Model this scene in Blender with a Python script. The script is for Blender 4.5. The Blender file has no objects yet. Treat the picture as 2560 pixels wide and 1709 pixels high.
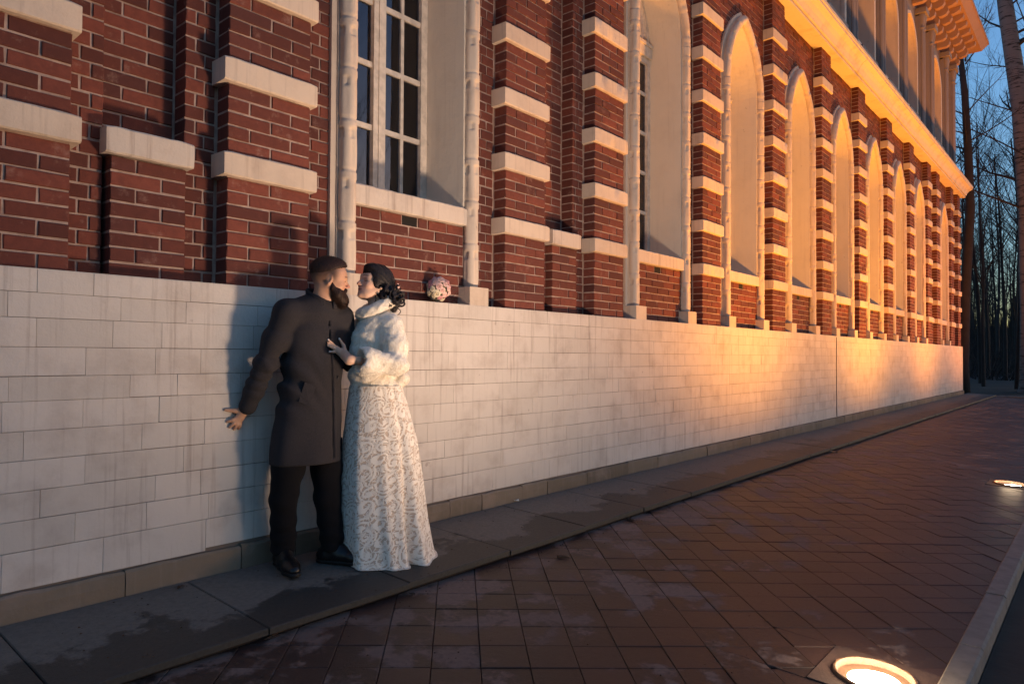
import bpy, math, random
import numpy as np
from mathutils import Vector, Matrix
R = math.radians
rnd = random.Random(7)
scene = bpy.context.scene
col = scene.collection

# ------------------------------------------------------------------ camera
BETA, PITCH, ROLL, CAMD, CAMH, FPX, PW, PH = R(40.63), .0197, .00553, 3.816, 1.22, 1740., 2560., 1709.
_f = Vector((math.cos(BETA)*math.cos(PITCH), math.sin(BETA)*math.cos(PITCH), math.sin(PITCH)))
_r0 = Vector((math.sin(BETA), -math.cos(BETA), 0)); _u0 = _r0.cross(_f)
_rt = _r0*math.cos(ROLL)+_u0*math.sin(ROLL); _up = _u0*math.cos(ROLL)-_r0*math.sin(ROLL)
CAM = Vector((0, -CAMD, CAMH))
cd = bpy.data.cameras.new('camera'); cd.sensor_width = 36; cd.sensor_fit = 'HORIZONTAL'
cd.lens = FPX/PW*36; cd.clip_start = .05; cd.clip_end = 3000
cam = bpy.data.objects.new('camera', cd); col.objects.link(cam)
cam.matrix_world = Matrix(((_rt.x, _up.x, -_f.x, CAM.x), (_rt.y, _up.y, -_f.y, CAM.y), (_rt.z, _up.z, -_f.z, CAM.z), (0, 0, 0, 1)))
scene.camera = cam
def ray(px, py): return _f+_rt*((px-PW/2)/FPX)-_up*((py-PH/2)/FPX)
def at(px, py, Y):
    g = ray(px, py); t = (Y-CAM.y)/g.y; return CAM+g*t
def atd(px, py, ref, off=0.):          # point on the plane facing the camera through ref, off metres nearer
    g = ray(px, py); d = Vector((.565, .825, 0)); t = ((ref-CAM).dot(d)-off)/g.dot(d); return CAM+g*t
def proj(P):
    v = Vector(P)-CAM; z = v.dot(_f)
    if z < .1: return None
    return PW/2+FPX*v.dot(_rt)/z, PH/2-FPX*v.dot(_up)/z, z
def inframe(P, m=30):
    q = proj(P); return q is not None and -m < q[0] < PW+m and -m < q[1] < PH+m

# ------------------------------------------------------------------ sky, dusk
SUN_EL, SUN_AZ = R(2.2), R(-48)          # azimuth measured from +X towards +Y
world = bpy.data.worlds.new('World'); scene.world = world; world.use_nodes = True
nt = world.node_tree; nt.nodes.clear()
sk = nt.nodes.new('ShaderNodeTexSky'); sk.sky_type = 'NISHITA'; sk.sun_disc = False
sk.sun_elevation = SUN_EL; sk.sun_rotation = R(90)-SUN_AZ; sk.altitude = 150; sk.air_density = 1.0; sk.dust_density = 1.0; sk.ozone_density = 3.2
bg = nt.nodes.new('ShaderNodeBackground'); bg.inputs['Strength'].default_value = .15
wo = nt.nodes.new('ShaderNodeOutputWorld')
nt.links.new(sk.outputs[0], bg.inputs[0]); nt.links.new(bg.outputs[0], wo.inputs[0])
sl = bpy.data.lights.new('sun', 'SUN'); sl.energy = .03; sl.angle = R(2); sl.color = (1, .62, .4)
so = bpy.data.objects.new('sun', sl); col.objects.link(so)
so.rotation_euler = Vector((-math.cos(SUN_EL)*math.cos(SUN_AZ), -math.cos(SUN_EL)*math.sin(SUN_AZ), -math.sin(SUN_EL))).to_track_quat('-Z', 'Y').to_euler()
vs = scene.view_settings; vs.view_transform = 'Standard'; vs.look = 'None'; vs.gamma = 1; vs.exposure = 2.0; vs.use_curve_mapping = False
scene.cycles.max_bounces = 6; scene.cycles.diffuse_bounces = 3; scene.cycles.glossy_bounces = 3; scene.cycles.transparent_max_bounces = 8
scene.cycles.use_denoising = True; scene.cycles.sample_clamp_indirect = 4

# ------------------------------------------------------------------ materials
class N:
    def __init__(s, name, rough=.8, color=(.5, .5, .5)):
        s.m = bpy.data.materials.new(name); s.m.use_nodes = True; s.t = s.m.node_tree
        s.b = s.t.nodes['Principled BSDF']; s.b.inputs['Roughness'].default_value = rough
        s.b.inputs['Base Color'].default_value = (*color, 1); s.b.inputs['Specular IOR Level'].default_value = .35
    def n(s, typ, ins=None, **kw):
        n = s.t.nodes.new(typ)
        for k, v in kw.items(): setattr(n, k, v)
        for k, v in (ins or {}).items(): s.put(n.inputs[k], v)
        return n
    def put(s, sock, v):
        if isinstance(v, bpy.types.NodeSocket): s.t.links.new(v, sock)
        elif isinstance(v, bpy.types.Node): s.t.links.new(v.outputs[0], sock)
        else:
            if sock.type == 'RGBA' and len(v) == 3: v = (*v, 1)
            sock.default_value = v
    def math(s, op, a, b=0., c=0.): return s.n('ShaderNodeMath', {0: a, 1: b, 2: c}, operation=op).outputs[0]
    def mix(s, f, a, b, mode='MIX'):
        n = s.t.nodes.new('ShaderNodeMix'); n.data_type = 'RGBA'; n.blend_type = mode
        s.put(n.inputs[0], f); s.put(n.inputs[6], a); s.put(n.inputs[7], b); return n.outputs[2]
    def ramp(s, f, a, b): return s.n('ShaderNodeMapRange', {0: f, 1: a, 2: b}, interpolation_type='SMOOTHSTEP').outputs[0]
    def noise(s, vec, scale, detail=4, rough=.55): return s.n('ShaderNodeTexNoise', {'Vector': vec, 'Scale': scale, 'Detail': detail, 'Roughness': rough}).outputs[0]
    def pos(s): return s.n('ShaderNodeNewGeometry').outputs['Position']
    def scaled(s, v, sc): return s.n('ShaderNodeVectorMath', {0: v, 1: sc}, operation='MULTIPLY').outputs[0]
    def rand(s):
        g = s.n('ShaderNodeNewGeometry').outputs['Random Per Island']; o = s.n('ShaderNodeObjectInfo').outputs['Random']
        return s.math('FRACT', s.math('ADD', g, s.math('MULTIPLY', o, 7.31)))
    def color(s, c): s.put(s.b.inputs['Base Color'], c)
    def bump(s, h, strength=.4, dist=.01):
        s.put(s.b.inputs['Normal'], s.n('ShaderNodeBump', {'Height': h, 'Strength': strength, 'Distance': dist}).outputs[0])
    def set(s, **k):
        for a, v in k.items(): s.put(s.b.inputs[a.replace('_', ' ')], v)
        return s

def mat_brick():
    m = N('brick', .88); p = m.pos(); r = m.rand()
    c = m.mix(r, (.085, .024, .018), (.195, .053, .035))
    c = m.mix(m.math('MULTIPLY', m.math('GREATER_THAN', m.math('FRACT', m.math('MULTIPLY', r, 7.7)), .82), .4), c, (.062, .026, .026))
    n = m.noise(p, 26, 5, .65)
    c = m.mix(m.ramp(n, .3, .72), m.mix(.35, c, (.06, .018, .014)), c)
    c = m.mix(m.math('MULTIPLY', m.ramp(m.noise(p, 9, 6, .7), .56, .74), .3), c, (.42, .27, .22))
    m.color(c); m.bump(m.noise(p, 90, 5, .7), .5, .004); return m.m
def mat_mortar():
    m = N('mortar', .95); p = m.pos()
    m.color(m.mix(m.ramp(m.noise(p, 14, 5), .3, .7), (.27, .185, .155), (.41, .30, .255))); m.bump(m.noise(p, 120, 4), .5, .004); return m.m
def mat_stone(name, a, b, dirt=.35, streak=.5, topz=None):
    m = N(name, .82); p = m.pos(); r = m.rand()
    c = m.mix(r, a, b)
    c = m.mix(m.math('MULTIPLY', m.ramp(m.noise(p, 3.2, 6, .62), .45, .75), dirt), c, (.27, .20, .165))
    st = m.ramp(m.noise(m.scaled(p, (26, 26, 1.1)), 1., 4, .6), .52, .74)
    c = m.mix(m.math('MULTIPLY', st, streak), c, (.25, .19, .16))
    sp = m.ramp(m.noise(p, 11, 3, .5), .70, .76)
    c = m.mix(m.math('MULTIPLY', sp, .45), c, (.22, .17, .15))
    m.color(c); m.bump(m.math('ADD', m.noise(p, 55, 5, .7), m.math('MULTIPLY', m.noise(p, 9, 3), 2.)), .35, .006); return m.m
def mat_plain(name, c, rough=.8, bumps=0, bscale=60, **k):
    m = N(name, rough, c)
    if bumps:
        p = m.pos(); m.color(m.mix(m.ramp(m.noise(p, bscale*.2, 5), .3, .7), [x*.82 for x in c], [min(1, x*1.12) for x in c]))
        m.bump(m.noise(p, bscale, 5, .65), bumps, .005)
    m.set(**k); return m.m
def mat_wet(name, dry, wet, y_edge, tile=True, gs=2.2):
    m = N(name, .7); p = m.pos(); r = m.rand()
    n = m.noise(p, gs, 7, .62); n2 = m.noise(p, gs*6, 5, .7)
    y = m.n('ShaderNodeSeparateXYZ', {0: p}).outputs[1]
    w = m.math('ADD', m.math('ADD', n, m.math('MULTIPLY', n2, .28)), m.math('MULTIPLY', m.math('SUBTRACT', y_edge, y), .75 if not tile else .05))
    if tile: w = m.math('ADD', w, m.math('MULTIPLY', r, .10))
    k = m.ramp(w, .63, .70) if not tile else m.ramp(w, .63, .72)
    cd_ = m.mix(m.ramp(m.noise(p, 38, 5, .7), .3, .7), [x*.75 for x in dry], dry)
    cw = m.mix(m.ramp(m.noise(p, 60, 5, .7), .3, .7), [x*.7 for x in wet], wet)
    if tile:
        cd_ = m.mix(m.math('MULTIPLY', r, .7), cd_, [x*.6 for x in dry]); cw = m.mix(r, [x*.75 for x in wet], m.mix(.6, cw, [wet[0]*1.7, wet[1]*1.4, wet[2]*1.3]))
    m.color(m.mix(k, cd_, cw))
    m.set(Roughness=m.math('SUBTRACT', .82, m.math('MULTIPLY', k, .30 if tile else .22)))
    m.bump(m.math('ADD', m.noise(p, 130, 5, .75), m.math('MULTIPLY', m.noise(p, 30, 3), .8)), .45, .004); return m.m

M = {}
M['brick'] = mat_brick(); M['mortar'] = mat_mortar()
M['band'] = mat_stone('band_stone', (.53, .43, .345), (.63, .52, .42), .38, .35)
M['cap'] = mat_stone('cap_stone', (.50, .43, .37), (.6, .52, .45), .35, .6)
M['white'] = mat_stone('whitewashed_stone', (.54, .485, .435), (.60, .54, .49), .42, .5)
M['joint'] = mat_plain('joint', (.17, .135, .115), .95)
M['plinth'] = mat_stone('plinth_stone', (.125, .095, .068), (.195, .15, .11), .6, .35)
M['plaster'] = mat_stone('carved_plaster', (.55, .45, .37), (.6, .5, .41), .35, .3)
M['reveal'] = mat_stone('white_plaster', (.63, .56, .47), (.66, .59, .50), .12, .15)
M['frame'] = mat_plain('painted_wood', (.62, .54, .46), .5, .1, 80)
M['cornice'] = mat_stone('cornice_stone', (.58, .50, .41), (.63, .55, .45), .4, .12)
M['upper'] = mat_stone('upper_stone_shaded', (.27, .225, .215), (.32, .265, .25), .4, .3); M['eave'] = mat_stone('reddish_eave', (.42, .26, .20), (.46, .29, .22), .3, .1); M['niche'] = mat_stone('upper_niche_lit', (.66, .54, .44), (.70, .57, .47), .1, .15)  # niche lighting put into the colours: upper stone darkened, niche surfaces lightened
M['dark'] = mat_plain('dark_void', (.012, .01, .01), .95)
M['slab'] = mat_wet('grey_slab', (.145, .125, .108), (.040, .037, .034), -.50, False, 2.0)
M['paver'] = mat_wet('red_paver', (.165, .115, .10), (.034, .021, .019), -.95, True, 3.0)
M['bed'] = mat_plain('sand_bed', (.025, .018, .015), .95)
M['kerb'] = mat_plain('concrete_kerb', (.17, .155, .14), .85, .5, 60)
M['soil'] = mat_plain('dark_soil', (.035, .028, .024), .95, .6, 12)
M['litter'] = mat_plain('leaf_litter', (.022, .015, .012), .95, .8, 6)
M['bark'] = mat_plain('dark_bark', (.035, .028, .026), .92, .7, 18)
M['roof'] = mat_plain('roof_metal', (.12, .05, .04), .5)
def mat_birch():
    m = N('birch_bark', .85); p = m.pos()
    s = m.ramp(m.noise(m.scaled(p, (1.2, 1.2, 9)), 1.6, 5, .7), .52, .62)
    m.color(m.mix(s, (.15, .135, .135), (.025, .022, .022))); m.bump(m.noise(p, 14, 5), .6, .02); return m.m
M['birch'] = mat_birch()
def mat_glass():
    m = bpy.data.materials.new('window_glass'); m.use_nodes = True; t = m.node_tree; t.nodes.clear()
    o = t.nodes.new('ShaderNodeOutputMaterial'); mx = t.nodes.new('ShaderNodeMixShader'); fr = t.nodes.new('ShaderNodeFresnel'); fr.inputs[0].default_value = 1.7
    gl = t.nodes.new('ShaderNodeBsdfGlossy'); gl.inputs['Roughness'].default_value = .02; gl.inputs['Color'].default_value = (.9, .9, 1, 1)
    tr = t.nodes.new('ShaderNodeBsdfTransparent'); tr.inputs[0].default_value = (.55, .56, .6, 1)
    t.links.new(fr.outputs[0], mx.inputs[0]); t.links.new(tr.outputs[0], mx.inputs[1]); t.links.new(gl.outputs[0], mx.inputs[2]); t.links.new(mx.outputs[0], o.inputs[0]); return m
M['glass'] = mat_glass()
def mat_emit(name, c, e):
    m = N(name, .3, (.8, .8, .8)); m.set(Emission_Color=c, Emission_Strength=e); return m.m

# ------------------------------------------------------------------ object helpers
def link(o, parent=None):
    col.objects.link(o)
    if parent is not None: o.parent = parent
    return o
def tag(o, label=None, cat=None, group=None, kind=None):
    for k, v in (('label', label), ('category', cat), ('group', group), ('kind', kind)):
        if v: o[k] = v
    return o
def empty(name, loc=(0, 0, 0), label=None, cat=None, group=None):
    o = bpy.data.objects.new(name, None); o.empty_display_size = .1; o.location = loc; link(o); return tag(o, label, cat, group)
def me_from(name, v, f, mat, smooth=False):
    m = bpy.data.meshes.new(name); m.from_pydata([tuple(x) for x in v], [], f)
    if mat is not None: m.materials.append(mat)
    if smooth: m.polygons.foreach_set('use_smooth', [True]*len(m.polygons))
    m.update(); return m
def ob(name, v, f, mat, parent=None, smooth=False, loc=None):
    o = bpy.data.objects.new(name, me_from(name, v, f, mat, smooth)); link(o, parent)
    if loc is not None: o.location = loc
    return o
class MB:                                # collects boxes, tubes, sweeps
    def __init__(s): s.v = []; s.f = []
    def add(s, v, f):
        n = len(s.v); s.v += [tuple(x) for x in v]; s.f += [tuple(i+n for i in q) for q in f]; return s
    def box(s, x0, x1, y0, y1, z0, z1):
        return s.add([(x0, y0, z0), (x1, y0, z0), (x1, y1, z0), (x0, y1, z0), (x0, y0, z1), (x1, y0, z1), (x1, y1, z1), (x0, y1, z1)],
                     [(0, 3, 2, 1), (4, 5, 6, 7), (0, 1, 5, 4), (1, 2, 6, 5), (2, 3, 7, 6), (3, 0, 4, 7)])
    def tube(s, pts, rad, n=8, cap=True):
        pts = [Vector(p) for p in pts]; rad = rad if hasattr(rad, '__len__') else [rad]*len(pts); v = []; ref = Vector((.31, .17, .93))
        for i, p in enumerate(pts):
            d = (pts[min(i+1, len(pts)-1)]-pts[max(i-1, 0)]).normalized()
            a = d.cross(ref)
            if a.length < .1: a = d.cross(Vector((1, 0, 0)))
            a.normalize(); b = d.cross(a)
            for k in range(n): t = 2*math.pi*k/n; v.append(p+(a*math.cos(t)+b*math.sin(t))*rad[i])
        f = [(i*n+k, i*n+(k+1) % n, (i+1)*n+(k+1) % n, (i+1)*n+k) for i in range(len(pts)-1) for k in range(n)]
        if cap: f += [tuple(range(n))[::-1], tuple((len(pts)-1)*n+k for k in range(n))]
        return s.add(v, f)
    def lathe(s, prof, n=24, c=(0, 0, 0), mod=None):
        v = []
        for r, z in prof:
            for k in range(n):
                t = 2*math.pi*k/n; q = r+(mod(t, z) if mod else 0); v.append((c[0]+q*math.cos(t), c[1]+q*math.sin(t), c[2]+z))
        f = [(i*n+k, i*n+(k+1) % n, (i+1)*n+(k+1) % n, (i+1)*n+k) for i in range(len(prof)-1) for k in range(n)]
        f += [tuple(range(n))[::-1], tuple((len(prof)-1)*n+k for k in range(n))]
        return s.add(v, f)
    def prism(s, poly, ax, a, b):        # polygon in the two other axes, extruded along ax from a to b
        n = len(poly)
        def p(u, w, t): return {'x': (t, u, w), 'y': (u, t, w), 'z': (u, w, t)}[ax]
        return s.add([p(u, w, a) for u, w in poly]+[p(u, w, b) for u, w in poly],
                     [tuple(range(n))[::-1], tuple(range(n, 2*n))]+[(i, (i+1) % n, n+(i+1) % n, n+i) for i in range(n)])
    def build(s, name, mat, parent=None, smooth=False): return ob(name, s.v, s.f, mat, parent, smooth)
def autosmooth(o, ang=35):
    me = o.data; me.polygons.foreach_set('use_smooth', [True]*len(me.polygons)); me.set_sharp_from_angle(angle=R(ang)); return o
# ------------------------------------------------------------------ ground, pavement, path
SL = .042
def gz(y): return SL*max(y, -3.5)
def sheet(name, x0, x1, y0, y1, z, mat, kind='structure', nx=1, ny=1, slope=True):
    v = []; f = []
    for j in range(ny+1):
        for i in range(nx+1):
            x = x0+(x1-x0)*i/nx; y = y0+(y1-y0)*j/ny; v.append((x, y, z+(gz(y) if slope else 0)))
    for j in range(ny):
        for i in range(nx): a = j*(nx+1)+i; f.append((a, a+1, a+nx+2, a+nx+1))
    return tag(ob(name, v, f, mat), kind=kind)
ground = sheet('ground', -1500, 1500, -1500, 1500, -.36, M['soil'], slope=False)
forest_floor = MB()
g = random.Random(3); nx, ny = 60, 44
for j in range(ny+1):
    for i in range(nx+1):
        x = 29.35+i*1.6; y = -28+j*1.3; forest_floor.v.append((x, y, -.13+g.uniform(-.05, .06)+(0 if i == 0 else .02*min(i, 12))))
forest_floor.f = [(j*(nx+1)+i, j*(nx+1)+i+1, (j+1)*(nx+1)+i+1, (j+1)*(nx+1)+i) for j in range(ny) for i in range(nx)]
tag(forest_floor.build('forest_floor', M['litter'], smooth=True), kind='structure')

pav = MB(); pav.prism([(-.825, -.20), (-.825, -.072), (.02, -.036), (.02, -.20)], 'x', -3, 29.1)
pavement = tag(pav.build('pavement', M['bed']), kind='structure')
SLW = .853
def block_v(x0, x1, y0, y1, z0, zf, ch=.004):
    """slab whose top follows the fall zf(y), with a small chamfer"""
    b = [(x0, y0), (x1, y0), (x1, y1), (x0, y1)]; t = [(x0+ch, y0+ch), (x1-ch, y0+ch), (x1-ch, y1-ch), (x0+ch, y1-ch)]
    v = [(x, y, z0+SL*y) for x, y in b]+[(x, y, zf(y)-ch) for x, y in b]+[(x, y, zf(y)) for x, y in t]
    f = [(8, 9, 10, 11)]+[(i+4, (i+1) % 4+4, (i+1) % 4+8, i+8) for i in range(4)]+[(i, (i+1) % 4, (i+1) % 4+4, i+4) for i in range(4)]
    return v, f
k = 0
for i in range(-4, 33):
    x0 = .877+(i)*SLW
    dz = rnd.uniform(-.003, .003)
    v, f = block_v(x0+.003, x0+SLW-.003, -.865+rnd.uniform(-.006, .006), -.036, -.034, lambda y: SL*y+dz)
    ob('paving_slab', v, f, M['slab'], pavement)

path = sheet('paved_path', -3, 29.0, -3.235, -.826, -.098, M['bed'], ny=6)
LAMPS = [(3.39, -3.02), (9.52, -2.98), (15.65, -2.98), (21.78, -2.98), (27.6, -2.98)]
def in_collar(x, y, m=.0): return any(abs(x-a) < .22+m and abs(y-b) < .22+m for a, b in LAMPS)
PT = .216; tiles = []
def clip(poly, a, b, c):                 # keep a*x+b*y+c >= 0
    out = []
    for i, p in enumerate(poly):
        q = poly[(i+1) % len(poly)]; dp = a*p[0]+b*p[1]+c; dq = a*q[0]+b*q[1]+c
        if dp >= 0: out.append(p)
        if dp*dq < 0: t = dp/(dp-dq); out.append((p[0]+(q[0]-p[0])*t, p[1]+(q[1]-p[1])*t))
    return out
s2 = math.sqrt(.5)
ou, ov = (2.408+.946)*s2, (3.156-.834)*s2
for iu in range(-20, 120):
    for iv in range(-40, 110):
        u0 = ou+iu*PT; v0 = ov+iv*PT; g_ = .0016
        q = [(u0+g_, v0+g_), (u0+PT-g_, v0+g_), (u0+PT-g_, v0+PT-g_), (u0+g_, v0+PT-g_)]
        q = [((u+v)*s2, (-u+v)*s2) for u, v in q]
        cx = sum(p[0] for p in q)/4; cy = sum(p[1] for p in q)/4
        if not (-2.9 < cx < 29.1 and -3.4 < cy < -.7): continue
        for a, b, c in ((0, 1, 3.2385), (0, -1, -.835), (1, 0, 2.9), (-1, 0, 28.98)): q = clip(q, a, b, c)
        if len(q) < 3: continue
        pcs = [q]
        for la, lb in LAMPS:
            if abs(cx-la) < .6 and abs(cy-lb) < .6:        # cut the square collar out of the tile
                rem = q; pcs = []
                for a, b, c in ((1, 0, -la-.224), (-1, 0, la-.224), (0, 1, -lb-.224), (0, -1, lb-.224)):
                    if len(rem) < 3: break
                    pcs.append(clip(rem, a, b, c)); rem = clip(rem, -a, -b, -c)
        for q in pcs:
            if len(q) < 3: continue
            ar = abs(sum(q[i][0]*q[(i+1) % len(q)][1]-q[(i+1) % len(q)][0]*q[i][1] for i in range(len(q))))/2
            if ar < .0006: continue
            tiles.append((q, sum(p[0] for p in q)/len(q), sum(p[1] for p in q)/len(q)))
def tile_geo(q, cx, cy):
    dz = rnd.uniform(-.0022, .0022); tx, ty = rnd.uniform(-.007, .007), rnd.uniform(-.007, .007); n = len(q); ch = .003
    zf = lambda x, y: -.058+SL*y+dz+(x-cx)*tx+(y-cy)*ty
    ins = [(x+(cx-x)*ch/.12, y+(cy-y)*ch/.12) for x, y in q]
    v = [(x, y, -.11+SL*y) for x, y in q]+[(x, y, zf(x, y)-.0025) for x, y in q]+[(x, y, zf(x, y)) for x, y in ins]
    f = [tuple(range(2*n, 3*n))]+[(n+i, n+(i+1) % n, 2*n+(i+1) % n, 2*n+i) for i in range(n)]+[(i, (i+1) % n, n+(i+1) % n, n+i) for i in range(n)]
    ar = sum(q[i][0]*q[(i+1) % n][1]-q[(i+1) % n][0]*q[i][1] for i in range(n))
    return v, (f if ar > 0 else [t[::-1] for t in f])
def psize(P, s):
    q = proj(P)
    return 0 if q is None or not (-40 < q[0] < PW+40 and -40 < q[1] < PH+40) else s/q[2]
tiles.sort(key=lambda t: -psize((t[1], t[2], -.1), 1))
rest = MB()
for i, (q, cx, cy) in enumerate(tiles):
    v, f = tile_geo(q, cx, cy)
    if i < 300 and psize((cx, cy, -.1), 1) > 0: ob('paver', v, f, M['paver'], path)
    else: rest.add(v, f)
tag(rest.build('far_pavers', M['paver'], path), kind='stuff')
# kerb along the open side and across the far end
kerb = MB(); kerb.box(-3, 29.0, -3.335, -3.236, -.36, -.24); kerb = tag(kerb.build('kerb', M['bed']), kind='structure')
x = -2.95; i = 0
while x < 29:
    L = rnd.uniform(.95, 1.05)
    b = MB(); z = -.178+rnd.uniform(-.004, .004); b.prism([(-3.345, -.34), (-3.345, z-.012), (-3.333, z), (-3.247, z), (-3.24, z-.006), (-3.24, -.34)], 'x', x+.003, x+L-.003); b.build('kerb_stone', M['kerb'], kerb); x += L
tag(sheet('verge', -40, 29.0, -40, -3.35, -.27, M['soil'], slope=False), kind='structure')
far_kerb = MB(); far_kerb.box(29.02, 29.34, -30, 3, -.34, -.085); far_kerb = tag(far_kerb.build('far_kerb', M['bed']), kind='structure')
y = -30
while y < 3:
    b = MB(); b.box(29.01, 29.35, y+.004, y+.996, -.3, -.07+rnd.uniform(-.006, .006)); b.build('kerb_stone', M['kerb'], far_kerb); y += 1

# ------------------------------------------------------------------ the palace
B = empty('palace_building', (0, 0, 0), 'long red brick palace with white stone bands, white base wall and tall pointed windows', 'building')
PWD = .55; YF, YA, YB, ZT, ZC = .03, .165, .30, 1.614, 6.76
PIERS = [-1.80, .615, 1.952, 4.383, 5.72, 8.126, 10.52, 12.916, 15.31, 17.70, 20.10, 22.42, 23.76, 26.20, 27.56]
GROUPS = [(1, 2), (3, 4), (11, 12), (13, 14)]
WINS = [(PIERS[a]+PWD+PIERS[b])/2 for a, b in ((0, 1), (2, 3), (4, 5), (5, 6), (6, 7), (7, 8), (8, 9), (9, 10), (10, 11), (12, 13))]
CP = .0788; BAND = [(2.245+k*.5445, 2.385+k*.5445+.003*k) for k in range(8)]
def rough_box(m, x0, x1, y0, y1, z0, z1):
    n = max(4, int((x1-x0)/.045)); v = []; j = lambda a: rnd.uniform(-a, a)
    for i in range(n+1):
        e = i in (0, n); x = x0+(x1-x0)*i/n; c = .006+abs(j(.004)); q = .004 if e else 0
        if e: x += (.0 if i == 0 else -.0)
        v += [(x, y1, z0), (x, y0+c+q, z0+q+j(.0012)), (x, y0+q+j(.0012), z0+c+q), (x, y0+q+j(.0012), z1-c-q), (x, y0+c+q, z1-q+j(.0012)), (x, y1, z1)]
    m.add(v, [(i*6+k, (i+1)*6+k, (i+1)*6+k+1, i*6+k+1) for i in range(n) for k in range(5)]+[tuple(range(6))[::-1], tuple(n*6+k for k in range(6))])
bricks = []                              # (x, y, z, w, d, h, parent)
def bend(x0, x1, y0, d, z0, z1, parent, phase=0, half=None, wl=.262):
    """courses of bricks filling a face; half(z) may narrow it"""
    n = max(1, round((z1-z0)/CP)); cp = (z1-z0)/n
    for c in range(n):
        za = z0+c*cp+.006; h = cp-.012; lo, hi = x0, x1
        if half:
            r_ = half(z0+(c+.5)*cp)
            if r_ is None: continue
            segs = r_
        else: segs = [(lo, hi)]
        for lo, hi in segs:
            W = hi-lo
            if W < .03: continue
            odd = (c+phase) % 2
            if W < .30: cuts = [0, W*(.64 if odd else .36), W] if W > .17 else [0, W]
            else:
                cuts = [0]; x = wl if odd else wl/2
                while x < W-.05: cuts.append(x); x += wl
                cuts.append(W)
                if odd == 0 and abs(W-.55) < .02: cuts = [0, .139, .411, W]
                if odd == 1 and abs(W-.55) < .02: cuts = [0, .275, W]
            for a, b in zip(cuts, cuts[1:]):
                if b-a < .02: continue
                j = .0
                bricks.append((lo+a+.006, y0+rnd.uniform(-.0035, .003), za+rnd.uniform(-.0012, .0012), b-a-.012, d, h, parent))
pier_obs = []
for i, px in enumerate(PIERS):
    m = MB(); m.box(px+.008, px+PWD-.008, YF+.008, YB+.02, ZT, ZC); p = m.build('pier', M['mortar'], B); pier_obs.append(p)
    zs = [ZT]+[z for b in BAND for z in b]+[ZC]
    for k in range(0, len(zs), 2): bend(px, px+PWD, YF, .128, zs[k], zs[k+1], p, phase=k//2)
    for k, (a, b) in enumerate(BAND):
        m = MB(); o_ = .03; c = .004; x0, x1 = px-.03, px+PWD+.03
        j = rnd.uniform(-.004, .004)
        rough_box(m, x0+j, x1+j, .0+rnd.uniform(-.003, .003), YA-.002, a+.002, b); o = m.build('stone_band', M['band'], p); autosmooth(o, 40)
        
for a, b in GROUPS:
    x1 = PIERS[a]+PWD; x2 = PIERS[b]; n0, n1 = x1+.188, x2-.188
    m = MB(); m.box(x1-.01, n0-.008, YA+.008, YB+.03, ZT, ZC); m.box(n1+.008, x2+.01, YA+.008, YB+.03, ZT, ZC); m.box(n0-.02, n1+.02, YB+.008, YB+.1, ZT, ZC)
    w = m.build('niche_wall', M['mortar'], B)
    bend(x1+.004, n0, YA, .130, ZT, ZC-.002, w); bend(n1, x2-.004, YA, .130, ZT, ZC-.002, w, 1); bend(n0, n1, YB, .05, 2.3, ZC-.002, w)
    m = MB(); m.box(n0+.014, n1-.014, .108, YB+.005, ZT, 2.25); s = m.build('low_pier', M['mortar'], B)
    bend(n0+.006, n1-.006, .10, .12, ZT, 2.252, s, 1)
    m = MB(); rough_box(m, n0-.02, n1+.02, .066, YB+.004, 2.254, 2.394); c = m.build('cap_stone', M['cap'], s)
# windows
HW, ZS, RO, CO = .505, 5.0, 1.278, .558
def half_at(z, w):                       # half width of the lancet whose straight half width is w
    if z <= ZS: return w
    r = RO-(.72-w); d = z-ZS
    return 0 if d >= math.sqrt(max(0, r*r-CO*CO)) else math.sqrt(r*r-d*d)-CO
def arch_pts(w, n=14, z0=None):          # from left foot over the apex to right foot
    r = RO-(.72-w); am = math.acos(CO/r)
    L = [(CO-r*math.cos(am*k/n), ZS+r*math.sin(am*k/n)) for k in range(n+1)]
    pts = ([(-w, z0)] if z0 is not None else [])+L
    return pts+[(-x, z) for x, z in pts[-2::-1]]
def strip2(m, A, Bp):                    # faces between two equal-length 3D polylines
    n = len(A); m.add(A+Bp, [(i, i+1, n+i+1, n+i) for i in range(n-1)])
def col_mod(t, z):
    s = (z % .346)/.346; q = abs(math.sin(2*t+ (math.pi/2 if int(z/.346) % 2 else 0)))
    if s > .86: return .0095
    e = .004 if s < .06 else .0
    return .0065+.012*(q**.6-.62)*math.sin(min(1, .15+s/.9)*math.pi*.9)-e-(.012 if .66 < s < .84 and q < .5 else 0)
colm = MB(); nz = 330; H = ZS-1.765
colm.lathe([(.052, H*k/nz) for k in range(nz+1)], 28, mod=col_mod)
COLUMN = me_from('column', colm.v, colm.f, M['plaster'], True)
ped = MB(); ped.box(-.108, .108, -.095, .08, 0, .15); PED = me_from('pedestal', ped.v, ped.f, M['band'])
arc = arch_pts(.605, 70); arcm = MB(); vv = []; nsec = 14; acc = 0
for i, (x, z) in enumerate(arc):
    a = arc[max(i-1, 0)]; b = arc[min(i+1, len(arc)-1)]; d = Vector((b[0]-a[0], 0, b[1]-a[1])).normalized(); nrm = Vector((-d.z, 0, d.x))
    if i: acc += math.hypot(x-arc[i-1][0], z-arc[i-1][1])
    for k in range(nsec):
        t = 2*math.pi*k/nsec; q = .054+col_mod(t, acc); vv.append(Vector((x, .10, z))+nrm*q*math.cos(t)+Vector((0, 1, 0))*q*math.sin(t))
arcm.add(vv, [(i*nsec+k, i*nsec+(k+1) % nsec, (i+1)*nsec+(k+1) % nsec, (i+1)*nsec+k) for i in range(len(arc)-1) for k in range(nsec)])
ARCM = me_from('arch_moulding', arcm.v, arcm.f, M['plaster'], True)
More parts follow.
